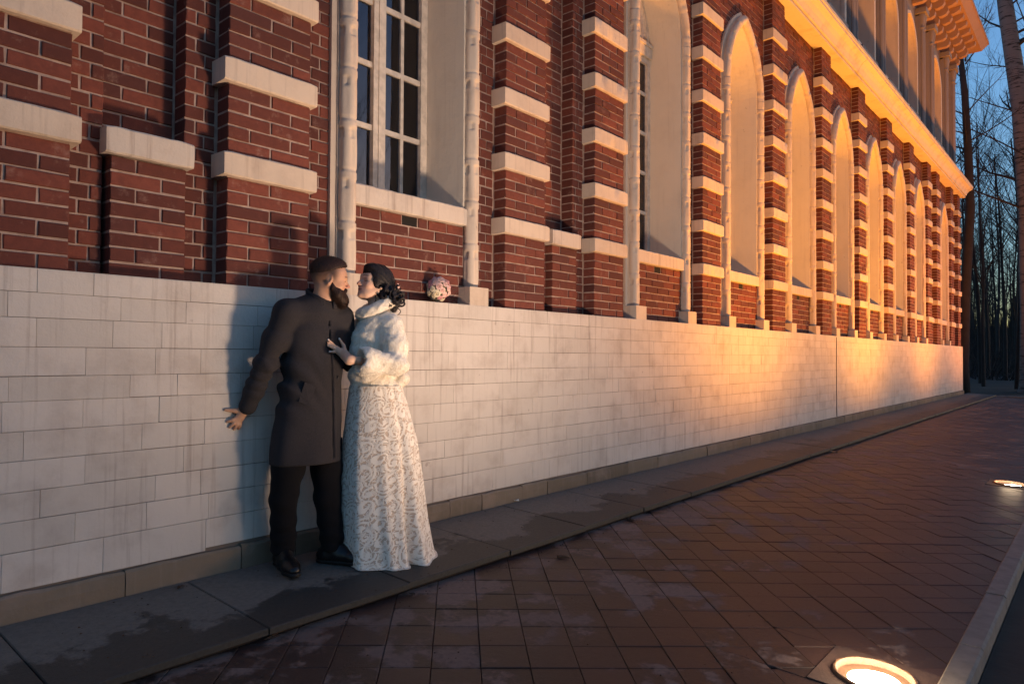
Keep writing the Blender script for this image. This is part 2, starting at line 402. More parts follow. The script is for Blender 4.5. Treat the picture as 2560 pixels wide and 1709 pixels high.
# flat surround outside the column + plaster behind it + reveal
sur = MB(); O = arch_pts(.715, 16, 1.616); I = arch_pts(.60, 16, 1.616)
strip2(sur, [(x, .138, z) for x, z in I], [(x, .138, z) for x, z in O]); strip2(sur, [(x, .138, z) for x, z in O], [(x, .20, z) for x, z in O])
O2 = arch_pts(.672, 16, 1.616); O3 = arch_pts(.652, 16, 1.616)
strip2(sur, [(x, .124, z) for x, z in O3], [(x, .124, z) for x, z in O2]); strip2(sur, [(x, .124, z) for x, z in O2], [(x, .14, z) for x, z in O2]); strip2(sur, [(x, .14, z) for x, z in O3], [(x, .124, z) for x, z in O3])
SUR = me_from('window_surround', sur.v, sur.f, M['plaster'])
rev = MB(); A0 = arch_pts(.61, 16, 2.39); A1 = arch_pts(.53, 16, 2.39); A2 = arch_pts(.505, 16, 2.39)
strip2(rev, [(x, .121, z) for x, z in A1], [(x, .121, z) for x, z in A0]); strip2(rev, [(x, .58, z) for x, z in A2], [(x, .121, z) for x, z in A1])
REV = me_from('window_reveal', rev.v, rev.f, M['reveal'])
def window_frame():
    m = MB(); yb, yf = .585, .53
    for s in (-1, 1):
        m.box(s*.472-.034, s*.472+.034, yf, yb, 2.40, 4.93)                    # outer stiles
        m.box(s*.031-.028, s*.031+.028, yf-.006, yb, 2.40, 4.93)               # meeting stiles
        m.box(min(s*.052, s*.446), max(s*.052, s*.446), yf+.002, yb, 2.402, 2.47); m.box(min(s*.052, s*.446), max(s*.052, s*.446), yf+.002, yb, 4.86, 4.929)
    m.box(-.012, .012, yf-.014, yf-.005, 2.402, 4.93)
    m.box(-.50, .50, yf-.03, yb-.003, 4.932, 5.06); m.box(-.50, .50, yf-.05, yb-.003, 5.062, 5.10)
    for w, t in ((.49, .06),):
        P = [p for p in arch_pts(w, 14)]; Q = arch_pts(w-t, 14)
        strip2(m, [(x, yf, z+.1) for x, z in Q], [(x, yf, z+.1) for x, z in P]); strip2(m, [(x, yb, z+.1) for x, z in Q], [(x, yf, z+.1) for x, z in Q])
    m.box(-.025, .025, yf, yb, 5.102, 5.80)
    P = arch_pts(.34, 14); Q = arch_pts(.30, 14); f_ = lambda A, y: [(x*.9, y, 5.1+(z-ZS)*.72) for x, z in A]
    strip2(m, f_(Q, yf+.006), f_(P, yf+.006)); strip2(m, f_(Q, yb), f_(Q, yf+.006)); strip2(m, f_(P, yf+.006), f_(P, yb))
    return m
WF = me_from('window', *(lambda m: (m.v, m.f))(window_frame()), M['frame'])
gb = MB()
for s in (-1, 1):
    gb.box(s*.249-.0155, s*.249+.0155, .548, .582, 2.47, 4.86)
    for k in range(1, 5): z = 2.50+k*.494; a, b = sorted((s*.0525, s*.4455)); gb.box(a, b, .545, .581, z-.017, z+.022)
GB = me_from('glazing_bars', gb.v, gb.f, M['frame'])
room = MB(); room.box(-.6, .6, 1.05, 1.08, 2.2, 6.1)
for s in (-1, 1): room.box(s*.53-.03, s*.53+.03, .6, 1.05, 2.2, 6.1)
inner = MB()
for x in (-.44, -.03, .03, .44): inner.box(x-.02, x+.02, .72, .76, 2.4, 4.95)
inner.box(-.46, .46, .72, .76, 3.9, 3.94)
cur = MB(); nn = 40
for s in (-1, 1):
    L = [(s*(.12+.36*k/nn), .86+.018*math.sin(k*1.1)+.008*math.sin(k*2.7)) for k in range(nn+1)]
    cur.add([(x, y, 2.40) for x, y in L]+[(x, y+.01, 4.95) for x, y in L], [(k, k+1, nn+2+k, nn+1+k) for k in range(nn)])
CURT = me_from('curtain', cur.v, cur.f, mat_plain('curtain_cloth', (.75, .66, .58), .9), True)
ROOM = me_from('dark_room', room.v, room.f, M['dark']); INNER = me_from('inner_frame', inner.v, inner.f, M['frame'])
PANES = [MB().box(a, b, .566, .57, z0, z1) for s in (-1, 1) for a, b in (sorted((s*.0525, s*.239)), sorted((s*.259, s*.4455))) for z0, z1 in [(2.47 if k == 0 else 2.50+k*.494+.016, 2.50+(k+1)*.494-.011 if k < 4 else 4.86) for k in range(5)]]
PANES = [me_from('pane', p.v, p.f, M['glass']) for p in PANES]
topp = MB(); P = arch_pts(.44, 14); n = len(P); topp.add([(x, .568, z+.1) for x, z in P], [tuple(range(n))]); TOPP = me_from('pane', topp.v, topp.f, M['glass'])
allp = MB()
for p in PANES: allp.add([tuple(v.co) for v in p.vertices], [tuple(q.vertices) for q in p.polygons])
ALLP = me_from('glazing', allp.v, allp.f, M['glass'])
def inst(name, me, parent, loc=(0, 0, 0)):
    o = bpy.data.objects.new(name, me); link(o, parent); o.location = loc; return o
for wi, cx in enumerate(WINS):
    near = wi in (1, 2)
    x0 = max(p+PWD for p in PIERS if p < cx); x1 = min(p for p in PIERS if p > cx)
    # mortar wall with pointed opening
    m = MB(); zs = [ZT]+[ZS+1.12*k/12 for k in range(13)]+[6.16, ZC]; zs = sorted(set(zs))
    for za, zb in zip(zs, zs[1:]):
        ha, hb = half_at(za, .66), half_at(zb, .66)
        y = YA+.008
        if ha > 0:
            m.add([(x0-.01, y, za), (cx-ha, y, za), (cx-hb, y, zb), (x0-.01, y, zb)], [(0, 1, 2, 3)]); m.add([(cx+ha, y, za), (x1+.01, y, za), (x1+.01, y, zb), (cx+hb, y, zb)], [(0, 1, 2, 3)])
        else: m.add([(x0-.01, y, za), (x1+.01, y, za), (x1+.01, y, zb), (x0-.01, y, zb)], [(0, 1, 2, 3)])
    m.box(cx-.56, cx+.56, .138, .5, ZT, 2.256)
    m.box(x0-.01, cx-.6, .45, .5, ZT, ZC); m.box(cx+.6, x1+.01, .45, .5, ZT, ZC)
    wall = m.build('window_wall', M['mortar'], B)
    def segs(z, cx=cx, x0=x0, x1=x1):
        h = half_at(z, .70)
        return [(x0+.004, cx-h), (cx+h, x1-.004)] if h > .02 else [(x0+.004, x1-.004)]
    bend(x0, x1, YA, .05, ZT, ZC-.002, wall, 0, segs)
    vx0, vx1 = cx-.095, cx+.06
    bend(cx-.55, cx+.55, .13, .05, ZT, 2.177, wall, 1, wl=.262)
    bend(cx-.55, vx0, .13, .05, 2.177, 2.256, wall, 0, wl=.17); bend(vx1, cx+.55, .13, .05, 2.177, 2.256, wall, 0, wl=.2)
    v = MB(); v.box(vx0+.004, vx1-.004, .1375, .14, 2.182, 2.252); v.build('vent_opening', M['dark'], B)
    for s in (-1, 1):
        c = inst('column', COLUMN, B, (cx+s*.605, .10, 1.765)); c.rotation_euler.z = 0
        inst('pedestal', PED, c, (0, 0, -.151))
    inst('arch_moulding', ARCM, B, (cx, 0, 0)); inst('window_surround', SUR, B, (cx, 0, 0)); inst('window_reveal', REV, B, (cx, 0, 0))
    m = MB(); rough_box(m, cx-.546, cx+.546, .085, .60, 2.258, 2.40); s_ = m.build('window_sill', M['cap'], B)
    w = inst('window', WF, B, (cx, 0, 0)); inst('glazing_bars', GB, w)
    if near:
        for p in PANES: inst('pane', p, w)
    else: inst('glazing', ALLP, w)
    inst('curtain', CURT, w)
    inst('pane', TOPP, w); inst('inner_frame', INNER, w); inst('dark_room', ROOM, B, (cx, 0, 0))
# bricks: the 300 that show largest as single objects, the others joined
BRV = {}
def brick_geo(w, d, h, k):
    r_ = random.Random(k); c = .0035; j = lambda a: r_.uniform(-a, a)*2
    v = [(0, d, 0), (w, d, 0), (w, d, h), (0, d, h), (j(.0012), .004, j(.001)), (w+j(.0012), .004, j(.001)), (w+j(.0012), .004, h+j(.001)), (j(.0012), .004, h+j(.001)),
         (c+j(.0015), 0, c), (w-c+j(.0015), 0, c+j(.001)), (w-c+j(.0015), j(.001), h-c+j(.001)), (c+j(.0015), 0, h-c)]
    f = [(8, 9, 10, 11), (4, 5, 9, 8), (5, 6, 10, 9), (6, 7, 11, 10), (7, 4, 8, 11), (0, 1, 5, 4), (1, 2, 6, 5), (2, 3, 7, 6), (3, 0, 4, 7)]
    return v, f
bricks.sort(key=lambda b: -psize((b[0]+b[3]/2, b[1], b[2]), b[3]*b[5])*(1 if b[0] > .8 else .01))
rest = MB()
for i, (x, y, z, w, d, h, par) in enumerate(bricks):
    if i < 300:
        key = (round(w, 3), round(d, 3), round(h, 3), i % 4)
        if key not in BRV: BRV[key] = me_from('brick', *brick_geo(w, d, h, i), M['brick'])
        inst('brick', BRV[key], par, (x, y, z))
    else:
        v, f = brick_geo(w, d, h, i); rest.add([(a+x, b_+y, c+z) for a, b_, c in v], f)
tag(rest.build('brickwork', M['brick'], B), kind='stuff')
# white base wall
XE = 28.22
m = MB(); m.box(-2.3, XE-.006, .010, .6, .0, ZT-.003); base = m.build('base_wall', M['joint'], B)
rows = [.128, .304, .446, .58, .721, .857, .995, 1.111, 1.248, 1.385, 1.504, ZT]; blocks = []
for ri, (za, zb) in enumerate(zip(rows, rows[1:])):
    x = -2.3-rnd.uniform(0, .3)
    while x < XE:
        L = rnd.choice((.24, .33, .42, .48, .52, .36)); xe = min(x+L, XE)
        if xe-x > .05 and xe > -2.3: blocks.append((max(x, -2.3), xe, za, zb, ri))
        x = xe
def chip(x0, x1):                        # gaps under the bottom row where the facing has broken away
    return any(a < (x0+x1)/2 < b for a, b in ((1.18, 1.40), (2.02, 2.2), (3.45, 3.62), (4.9, 5.02)))
blocks.sort(key=lambda b: -psize(((b[0]+b[1])/2, 0, (b[2]+b[3])/2), 1))
restb = MB()
for i, (xa, xb, za, zb, ri) in enumerate(blocks):
    gx0, gx1, gz0, gz1 = [rnd.choice((.0001, .0001, .0002, .0005)) for _ in range(4)]
    gz0 = rnd.choice((.0004, .0008, .0012, .0020)) if xa < 9 else .0009
    zl = za+gz0+(.013+rnd.uniform(0, .012) if ri == 0 and chip(xa, xb) else 0)
    y = rnd.uniform(-.0010, .0010); c = .0011
    a, b, z0, z1 = xa+gx0, xb-gx1, zl, zb-(.0005 if ri < 10 else 0)
    t = [rnd.uniform(-.0012, .0012) for _ in range(4)]
    v = [(a, .02, z0), (b, .02, z0), (b, .02, z1), (a, .02, z1), (a, y+.003, z0), (b, y+.003, z0), (b, y+.003, z1), (a, y+.003, z1), (a+c, y+t[0], z0+c), (b-c, y+t[1], z0+c), (b-c, y+t[2], z1-c*.6), (a+c, y+t[3], z1-c*.6)]
    f = [(8, 9, 10, 11), (4, 5, 9, 8), (5, 6, 10, 9), (6, 7, 11, 10), (7, 4, 8, 11), (0, 1, 5, 4), (1, 2, 6, 5), (2, 3, 7, 6), (3, 0, 4, 7)]
    if i < 300: ob('stone_block', v, f, M['white'], base)
    else: restb.add(v, f)
tag(restb.build('far_stone_blocks', M['white'], base), kind='stuff')
m = MB(); m.box(-2.3, XE, .004, .62, ZT-.0028, ZT+.004); m.build('base_ledge', M['white'], B)
q = at(2091, 850, -.004); cab = MB(); cab.tube([(q.x+rnd.uniform(-.012, .012), -.006, ZT-.02-(ZT-.16)*k/9) for k in range(10)], .006, 5); cab.build('wall_cable', M['joint'], B)
# plinth of brown stones
m = MB(); m.box(-2.3, XE+.02, -.018, .3, -.2, .112); pl = m.build('plinth', M['joint'], B); x = -2.3
while x < XE:
    L = rnd.choice((.35, .5, .62, .75)); xe = min(x+L, XE+.03)
    h = .122+rnd.uniform(-.008, .008); y = -.030+rnd.uniform(-.004, .004)
    n = 7; v = []; 
    for i in range(n+1):
        xx = x+.003+(xe-x-.006)*i/n; e = rnd.uniform(-.006, .004)
        v += [(xx, y+.004+rnd.uniform(-.002, .002), -.10), (xx, y+rnd.uniform(-.003, .003), h*.5), (xx, y+.004+rnd.uniform(-.003, .003), h-.012+e), (xx, y+.014, h+e), (xx, .03, h+e)]
    f = [(i*5+k, (i+1)*5+k, (i+1)*5+k+1, i*5+k+1) for i in range(n) for k in range(4)]+[(0, 1, 2, 3, 4)[::-1], tuple(n*5+k for k in range(5))]
    ob('plinth_stone', v, f, M['plinth'], pl); x = xe
# end wall, back, top masses
m = MB(); m.box(-2.3, XE-.02, 1.3, 1.4, ZT, 11.9); m.box(XE-.35, XE, .31, 14, .0, 11.9); m.box(-2.3, -2.2, .1, 14, 0, 11.9); m.box(-2.25, -1.81, .17, .6, ZT, ZC)
m.build('end_wall', M['mortar'], B)
m = MB(); m.box(PIERS[-1]+PWD-.001, XE, YA, .5, ZT, ZC); m.build('corner_wall', M['brick'], B)
# cornice in blocks, mitred round the far corner
CPROF = [(.20, 6.755), (-.10, 6.75), (-.104, 6.785), (-.075, 6.79), (-.075, 6.815), (-.125, 6.82), (-.135, 6.86), (-.16, 6.92), (-.205, 6.98), (-.27, 7.02), (-.285, 7.025), (-.285, 7.075), (-.30, 7.08), (-.30, 7.14), (.1, 7.22), (.3, 7.22)]
x = -2.3; n = len(CPROF)
while x < XE-.01:
    xe = min(x+2.43, XE); last = xe >= XE-.5
    if last: xe = XE
    j = rnd.uniform(-.003, .003); m = MB()
    A = [(x+.003, y+j, z) for y, z in CPROF]; E_ = [(xe-.003 if not last else XE-y, y+j, z) for y, z in CPROF]
    m.add(A+E_, [(i, n+i, n+i+1, i+1) for i in range(n-1)]+[tuple(range(n))])
    if last: m.add([(XE-y, y, z) for y, z in CPROF]+[(XE-y, 14, z) for y, z in CPROF], [(i, n+i, n+i+1, i+1) for i in range(n-1)])
    m.build('cornice_block', M['cornice'], B); x = xe
# upper storey
m = MB(); w_ = .80; zs = [7.2, 8.02]+[9.75+.95*k/8 for k in range(9)]+[11.75]
def uh(z): 
    if z <= 9.75: return w_
    r = (.95**2+w_**2)/(2*w_); d = z-9.75
    return max(0, math.sqrt(max(0, r*r-d*d))-(r-w_)) if d < .949 else 0
prev = -2.3
for ci, cx in enumerate(WINS):
    nxt = (cx+WINS[ci+1])/2 if ci+1 < len(WINS) else XE
    for za, zb in zip(zs, zs[1:]):
        ha, hb = (uh(za), uh(zb)) if 8.02 <= za < 10.7 else (0, 0)
        for (a0, a1, b0, b1) in ((prev, cx-ha, prev, cx-hb), (cx+ha, nxt, cx+hb, nxt)):
            m.add([(a0, .32, za), (a1, .32, za), (b1, .32, zb), (b0, .32, zb)], [(0, 1, 2, 3)])
    prev = nxt
m.build('upper_wall', M['upper'], B)
pil = MB(); pil.box(-.19, .19, .20, .33, 7.22, 11.0)
for s in (-1, 1):
    pil.lathe([(.08, 7.22), (.08, 7.55), (.065, 7.62), (.05, 7.7), (.05, 10.6), (.07, 10.65), (.05, 10.7), (.09, 10.95), (.09, 11.05)], 12, (s*.10, .17, 0))
pil.box(-.24, .24, .04, .34, 11.05, 11.2); pil.box(-.22, .22, .06, .34, 7.2, 7.30)
PIL = me_from('pilaster', pil.v, pil.f, M['upper'])
uw = MB(); A = [(-w_, 8.02)]+[(-uh(z), z) for z in [9.75+.95*k/10 for k in range(10)]]+[(0, 10.70)]; A = A+[(-x, z) for x, z in A[-2::-1]]
strip2(uw, [(x, .95, z) for x, z in A], [(x, .32, z) for x, z in A])
A2 = [(x*1.16, 8.02+(z-8.02)*1.03) for x, z in A]; strip2(uw, [(x, .25, z) for x, z in A], [(x, .25, z) for x, z in A2]); strip2(uw, [(x, .25, z) for x, z in A2], [(x, .33, z) for x, z in A2]); strip2(uw, [(x, .33, z) for x, z in A], [(x, .25, z) for x, z in A])
uw.box(-w_, w_, .2, .96, 7.96, 8.03)
UW = me_from('upper_window', uw.v, uw.f, M['niche'])
ug = MB(); ug.box(-w_, w_, .90, .94, 8.0, 10.7); UG = me_from('pane', ug.v, ug.f, M['dark'])
uf = MB()
for x in (-.52, -.03, .03, .52): uf.box(x*1.4-.03, x*1.4+.03, .86, .90, 8.03, 9.8)
for z in (8.06, 8.7, 9.3, 9.85): uf.box(-.75, .75, .865, .895, z-.025, z+.025)
UF = me_from('glazing_bars', uf.v, uf.f, M['frame'])
bal = MB(); bal.box(-.62, .62, .20, .24, 7.22, 7.94); bal.box(-.66, .66, .14, .30, 7.86, 7.95); bal.box(-.66, .66, .14, .30, 7.2, 7.30)
for s in (-1, 0, 1):
    c = (s*.40, 7.58); rr = .16
    bal.tube([(c[0]+rr*math.cos(t*math.pi/6), .18, c[1]+1.4*rr*math.sin(t*math.pi/6)) for t in range(13)], .03, 6)
BAL = me_from('balustrade_panel', bal.v, bal.f, M['upper'])
for cx in WINS:
    w = inst('upper_window', UW, B, (cx, 0, 0)); inst('pane', UG, w); inst('glazing_bars', UF, w); inst('balustrade_panel', BAL, B, (cx, 0, 0))
px_ = [p+PWD/2 for i, p in enumerate(PIERS)]
for x in px_: inst('pilaster', PIL, B, (x if x < 28 else 27.85, 0, 0))
br = MB(); br.prism([(.32, 11.2), (.06, 11.2), (-.02, 11.25), (-.04, 11.36), (.0, 11.44), (-.10, 11.42), (-.22, 11.46), (-.28, 11.56), (-.26, 11.66), (-.36, 11.68), (-.48, 11.74), (-.50, 11.86), (.32, 11.86)], 'x', -.09, .09)
BR = me_from('eave_bracket', br.v, br.f, M['eave'])
x = -2.0
while x < XE: inst('eave_bracket', BR, B, (x, 0, 0)); x += .62
m = MB(); P = [(.33, 11.80), (-.55, 11.87), (-.72, 12.10), (-.74, 12.10), (-.74, 12.22), (-.70, 12.24), (.33, 12.6)]; n = len(P)
m.add([(-2.3, y, z) for y, z in P]+[(XE-y, y, z) for y, z in P]+[(XE-y, 14, z) for y, z in P], [(i, n+i, n+i+1, i+1) for i in range(n-1)]+[(n+i, 2*n+i, 2*n+i+1, n+i+1) for i in range(n-1)])
m.build('eave', M['eave'], B)  # eave and its brackets coloured reddish brown
m = MB(); m.add([(-2.3, .3, 12.55), (XE-.3, .3, 12.55), (XE-.3, 14, 12.55), (-2.3, 14, 12.55), (-2.3, 7, 15.5), (XE-6, 7, 15.5)], [(0, 1, 5, 4), (1, 2, 5), (2, 3, 4, 5)]); m.build('roof', M['roof'], B)

# ------------------------------------------------------------------ ground lamps, each with the beam it throws up the wall and an added point light for the glow around it
lamp_labels = ['round floodlight glowing white in its rusty rim at the bottom edge of the picture', 'round floodlight sunk in the paving further along, cut by the right edge', None, None, None]
LCOL = [(1, .70, .48), (1, .36, .035), (1, .35, .03), (1, .32, .04), (1, .30, .06)]
LPOW = [370, 1100, 1250, 1100, 750]
M['rim'] = mat_plain('rusty_rim', (.13, .075, .045), .6, .5, 90); M['lens'] = mat_emit('lit_lens', (1, .86, .66), 14); M['housing'] = mat_plain('lamp_housing', (.45, .33, .24), .4)
M['collar'] = mat_plain('concrete_collar', (.075, .046, .038), .8, .5, 70)
for i, (lx, ly) in enumerate(LAMPS):
    z0 = -.058+SL*ly
    t = empty('ground_lamp', (lx, ly, z0), lamp_labels[i] or 'round ground floodlight further down the paved path towards the forest', 'lamp', 'floodlights sunk in the paved path')
    tilt = math.atan(SL)
    c = MB(); n = 40; zl = .004
    ringv = [(.168*math.cos(2*math.pi*k/n), .168*math.sin(2*math.pi*k/n)) for k in range(n)]
    def sq(a):
        s = .219/max(abs(math.cos(a)), abs(math.sin(a))); return (s*math.cos(a), s*math.sin(a))
    outv = [sq(2*math.pi*k/n) for k in range(n)]
    c.add([(x, y, SL*y+zl) for x, y in ringv]+[(x, y, SL*y+zl) for x, y in outv]+[(x, y, SL*y-.06) for x, y in outv], [(k, n+k, n+(k+1) % n, (k+1) % n) for k in range(n)]+[(n+k, 2*n+k, 2*n+(k+1) % n, n+(k+1) % n) for k in range(n)])
    ob('collar', c.v, c.f, M['collar'], t)
    prof = [(.168, -.05), (.170, .012), (.164, .018), (.156, .017), (.152, .008), (.148, -.010), (.110, -.016), (.106, -.05)]
    rim = MB(); rim.v = [(r*math.cos(2*math.pi*k/48), r*math.sin(2*math.pi*k/48), z+SL*r*math.sin(2*math.pi*k/48)+(rnd.uniform(-.0012, .0012))) for r, z in prof for k in range(48)]
    rim.f = [(a*48+k, a*48+(k+1) % 48, (a+1)*48+(k+1) % 48, (a+1)*48+k) for a in range(len(prof)-1) for k in range(48)]
    autosmooth(ob('rim', rim.v, rim.f, M['rim'], t), 50)
    lens = MB(); lens.lathe([(.108, -.022), (.10, -.012), (.06, -.006), (.001, -.004)], 40); o = ob('lens', lens.v, lens.f, M['lens'], t, True)
    ld = bpy.data.lights.new('lamp_light', 'SPOT'); ld.energy = LPOW[i]; ld.color = LCOL[i]; ld.spot_size = R(146 if i == 0 else 168); ld.spot_blend = 1.; ld.shadow_soft_size = .28 if i == 0 else .2
    lo = bpy.data.objects.new('lamp_light', ld); link(lo, t); lo.location = (0, 0, .02)
    sp_ = bpy.data.lights.new('added_glow', 'POINT'); sp_.energy = 3. if i == 0 else .8; sp_.color = (1, .72, .45); sp_.shadow_soft_size = .09  # added point light above the lens, imitates bloom on the paving
    so_ = bpy.data.objects.new('added_glow', sp_); link(so_, t); so_.location = (0, 0, .10)
    lo.rotation_euler = Vector((.10 if i == 0 else 0, .40 if i == 0 else .13, .99)).to_track_quat('-Z', 'Y').to_euler()
# ------------------------------------------------------------------ sculpting: blended shapes -> one continuous surface
class Clay:
    def __init__(s, lo, hi, h):
        s.h = h; s.lo = np.array(lo, np.float32); n = np.ceil((np.array(hi)-np.array(lo))/h).astype(int)+1
        s.n = n; s.F = np.full(n, .5, np.float32); s.ax = [s.lo[i]+np.arange(n[i], dtype=np.float32)*h for i in range(3)]
    def sub(s, lo, hi, m=.05):
        i0 = np.clip(np.floor((np.array(lo)-m-s.lo)/s.h).astype(int), 0, s.n-1); i1 = np.clip(np.ceil((np.array(hi)+m-s.lo)/s.h).astype(int)+1, 1, s.n)
        sl = tuple(slice(a, b) for a, b in zip(i0, i1))
        X = s.ax[0][sl[0]][:, None, None]; Y = s.ax[1][sl[1]][None, :, None]; Z = s.ax[2][sl[2]][None, None, :]
        return sl, X, Y, Z
    def mixin(s, sl, d, k, op='+'):
        F = s.F[sl]
        if op == '+':
            if k > 0: h = np.clip(.5+.5*(F-d)/k, 0, 1); s.F[sl] = F*(1-h)+d*h-k*h*(1-h)
            else: s.F[sl] = np.minimum(F, d)
        else:
            k = max(k, 1e-5); h = np.clip(.5-.5*(F+d)/k, 0, 1); s.F[sl] = F*(1-h)-d*h+k*h*(1-h)
    def cone(s, a, b, ra, rb, k=.02, op='+', flat=None):
        a = np.array(a, np.float32); b = np.array(b, np.float32); r = max(ra, rb)
        sl, X, Y, Z = s.sub(np.minimum(a, b)-r, np.maximum(a, b)+r, .03+k)
        d = b-a; L = float(d@d)+1e-9
        t = np.clip(((X-a[0])*d[0]+(Y-a[1])*d[1]+(Z-a[2])*d[2])/L, 0, 1)
        px, py, pz = X-a[0]-t*d[0], Y-a[1]-t*d[1], Z-a[2]-t*d[2]
        if flat is not None:             # squash along a direction: flat = (dir, factor)
            n = np.array(flat[0], np.float32); n = n/np.linalg.norm(n); q = (px*n[0]+py*n[1]+pz*n[2])*(flat[1]-1)
            px, py, pz = px+q*n[0], py+q*n[1], pz+q*n[2]
        s.mixin(sl, (np.sqrt(px*px+py*py+pz*pz)-(ra+(rb-ra)*t)), k, op); return s
    def chain(s, pts, rad, k=.02, op='+', flat=None):
        for p, q, a, b in zip(pts, pts[1:], rad, rad[1:]): s.cone(p, q, a, b, k, op, flat)
        return s
    def ell(s, c, ax, r, k=.02, op='+'):
        """ellipsoid: centre, 3 axis vectors, 3 radii"""
        c = np.array(c, np.float32); R_ = max(r); sl, X, Y, Z = s.sub(c-R_, c+R_, .03+k)
        q0 = 0; q1 = 0
        for a, rr in zip(ax, r):
            a = np.array(a, np.float32); u = (X-c[0])*a[0]+(Y-c[1])*a[1]+(Z-c[2])*a[2]; q0 = q0+(u/rr)**2; q1 = q1+(u/rr**2)**2
        k0 = np.sqrt(q0); k1 = np.sqrt(q1)+1e-6
        s.mixin(sl, k0*(k0-1)/k1, k, op); return s
    def cut(s, p, n, k=.004):            # keep the side the normal points away from
        p = np.array(p, np.float32); n = np.array(n, np.float32); n = n/np.linalg.norm(n)
        d = (s.ax[0][:, None, None]-p[0])*n[0]+(s.ax[1][None, :, None]-p[1])*n[1]+(s.ax[2][None, None, :]-p[2])*n[2]
        h = np.clip(.5-.5*(s.F-d)/k, 0, 1) if k else (d > s.F)*1.
        s.F = (s.F*(1-(1-h))+0*d) if False else np.maximum(s.F, d); return s
    def warp(s, fn):                     # add a displacement field
        s.F = s.F+fn(s.ax[0][:, None, None], s.ax[1][None, :, None], s.ax[2][None, None, :]).astype(np.float32); return s
    def mesh(s, name, mat, parent=None, relax=1):
        F = s.F; S = F < 0; n = s.n
        cnt = np.zeros(n-1, np.int8); cs = [(i, j, k) for i in (0, 1) for j in (0, 1) for k in (0, 1)]
        vw = lambda A, c: A[c[0]:n[0]-1+c[0], c[1]:n[1]-1+c[1], c[2]:n[2]-1+c[2]]
        for c in cs: cnt += vw(S, c)
        I = np.argwhere((cnt > 0) & (cnt < 8)); idm = np.full(n-1, -1, np.int32); idm[tuple(I.T)] = np.arange(len(I))
        cv = {c: F[I[:, 0]+c[0], I[:, 1]+c[1], I[:, 2]+c[2]] for c in cs}
        P = np.zeros((len(I), 3)); W = np.zeros(len(I))
        for a in cs:
            for d in range(3):
                if a[d]: continue
                b = list(a); b[d] = 1; b = tuple(b); fa, fb = cv[a], cv[b]; m = (fa < 0) != (fb < 0)
                t = np.where(m, fa/np.where(m, fa-fb, 1), 0)
                q = np.tile(np.array(a, float), (len(I), 1)); q[:, d] += t; P += q*m[:, None]; W += m
        V = (I+P/W[:, None])*s.h+s.lo
        Q = []
        for d in range(3):
            a, b = [(1, 2), (2, 0), (0, 1)][d]
            sl0 = [slice(None)]*3; sl1 = [slice(None)]*3; sl0[d] = slice(0, -1); sl1[d] = slice(1, None)
            A = S[tuple(sl0)]; Bq = S[tuple(sl1)]; E = np.argwhere(A != Bq)
            E = E[(E[:, a] > 0) & (E[:, b] > 0) & (E[:, a] < n[a]-1) & (E[:, b] < n[b]-1)]
            def cell(da, db):
                e = E.copy(); e[:, a] -= da; e[:, b] -= db; return idm[tuple(e.T)]
            q = np.stack([cell(1, 1), cell(0, 1), cell(0, 0), cell(1, 0)], 1); fl = ~A[tuple(E.T)]
            q[fl] = q[fl][:, ::-1]; Q.append(q)
        Q = np.concatenate(Q); Q = Q[(Q >= 0).all(1)]
        for _ in range(relax):           # light Laplacian relax
            acc = np.zeros_like(V); w = np.zeros(len(V))
            for i in range(4):
                j = (i+1) % 4
                np.add.at(acc, Q[:, i], V[Q[:, j]]); np.add.at(w, Q[:, i], 1); np.add.at(acc, Q[:, j], V[Q[:, i]]); np.add.at(w, Q[:, j], 1)
            V = V*.5+.5*acc/np.maximum(w, 1)[:, None]
        me = bpy.data.meshes.new(name); me.vertices.add(len(V)); me.vertices.foreach_set('co', V.astype(np.float32).ravel())
        me.loops.add(Q.size); me.loops.foreach_set('vertex_index', Q.astype(np.int32).ravel())
        me.polygons.add(len(Q)); me.polygons.foreach_set('loop_start', np.arange(0, Q.size, 4, dtype=np.int32)); me.polygons.foreach_set('loop_total', np.full(len(Q), 4, np.int32))
        me.polygons.foreach_set('use_smooth', np.ones(len(Q), bool)); me.update(); me.validate()
        if mat is not None: me.materials.append(mat)
        o = bpy.data.objects.new(name, me); link(o, parent); s.V = V; return o
def paint(o, rgb):
    a = o.data.color_attributes.new('tint', 'FLOAT_COLOR', 'POINT'); a.data.foreach_set('color', np.concatenate([rgb, np.ones((len(rgb), 1))], 1).astype(np.float32).ravel())
def sst(x, a, b): t = np.clip((x-a)/(b-a), 0, 1); return t*t*(3-2*t)
def V3(*a): return np.array(a, float)
RH = V3(.825, -.565, 0); CH = V3(-.565, -.825, 0); UP = V3(0, 0, 1)
def lerp(a, b, t): return a+(b-a)*t

def mat_skin():
    m = N('skin', .5); at_ = m.n('ShaderNodeVertexColor', layer_name='tint'); m.color(at_.outputs[0])
    m.set(Subsurface_Weight=.12, Subsurface_Radius=(.02, .008, .004), Subsurface_Scale=.3); m.bump(m.noise(m.pos(), 260, 3), .12, .002); return m.m
def mat_wool(name, a, b):
    m = N(name, .95); p = m.pos(); n = m.noise(p, 420, 3, .7); m.color(m.mix(m.ramp(n, .35, .68), a, b)); m.set(Sheen_Weight=.02, Sheen_Roughness=.6, Specular_IOR_Level=.12)
    m.bump(m.math('ADD', n, m.math('MULTIPLY', m.noise(p, 22, 3), .9)), .35, .004); return m.m
def mat_hair(name, a, b, sc=(240, 240, 30)):
    m = N(name, .6); n = m.noise(m.scaled(m.pos(), sc), 1, 3, .6); m.color(m.mix(m.ramp(n, .35, .7), a, b)); m.bump(n, .3, .003); m.set(Specular_IOR_Level=.3); return m.m
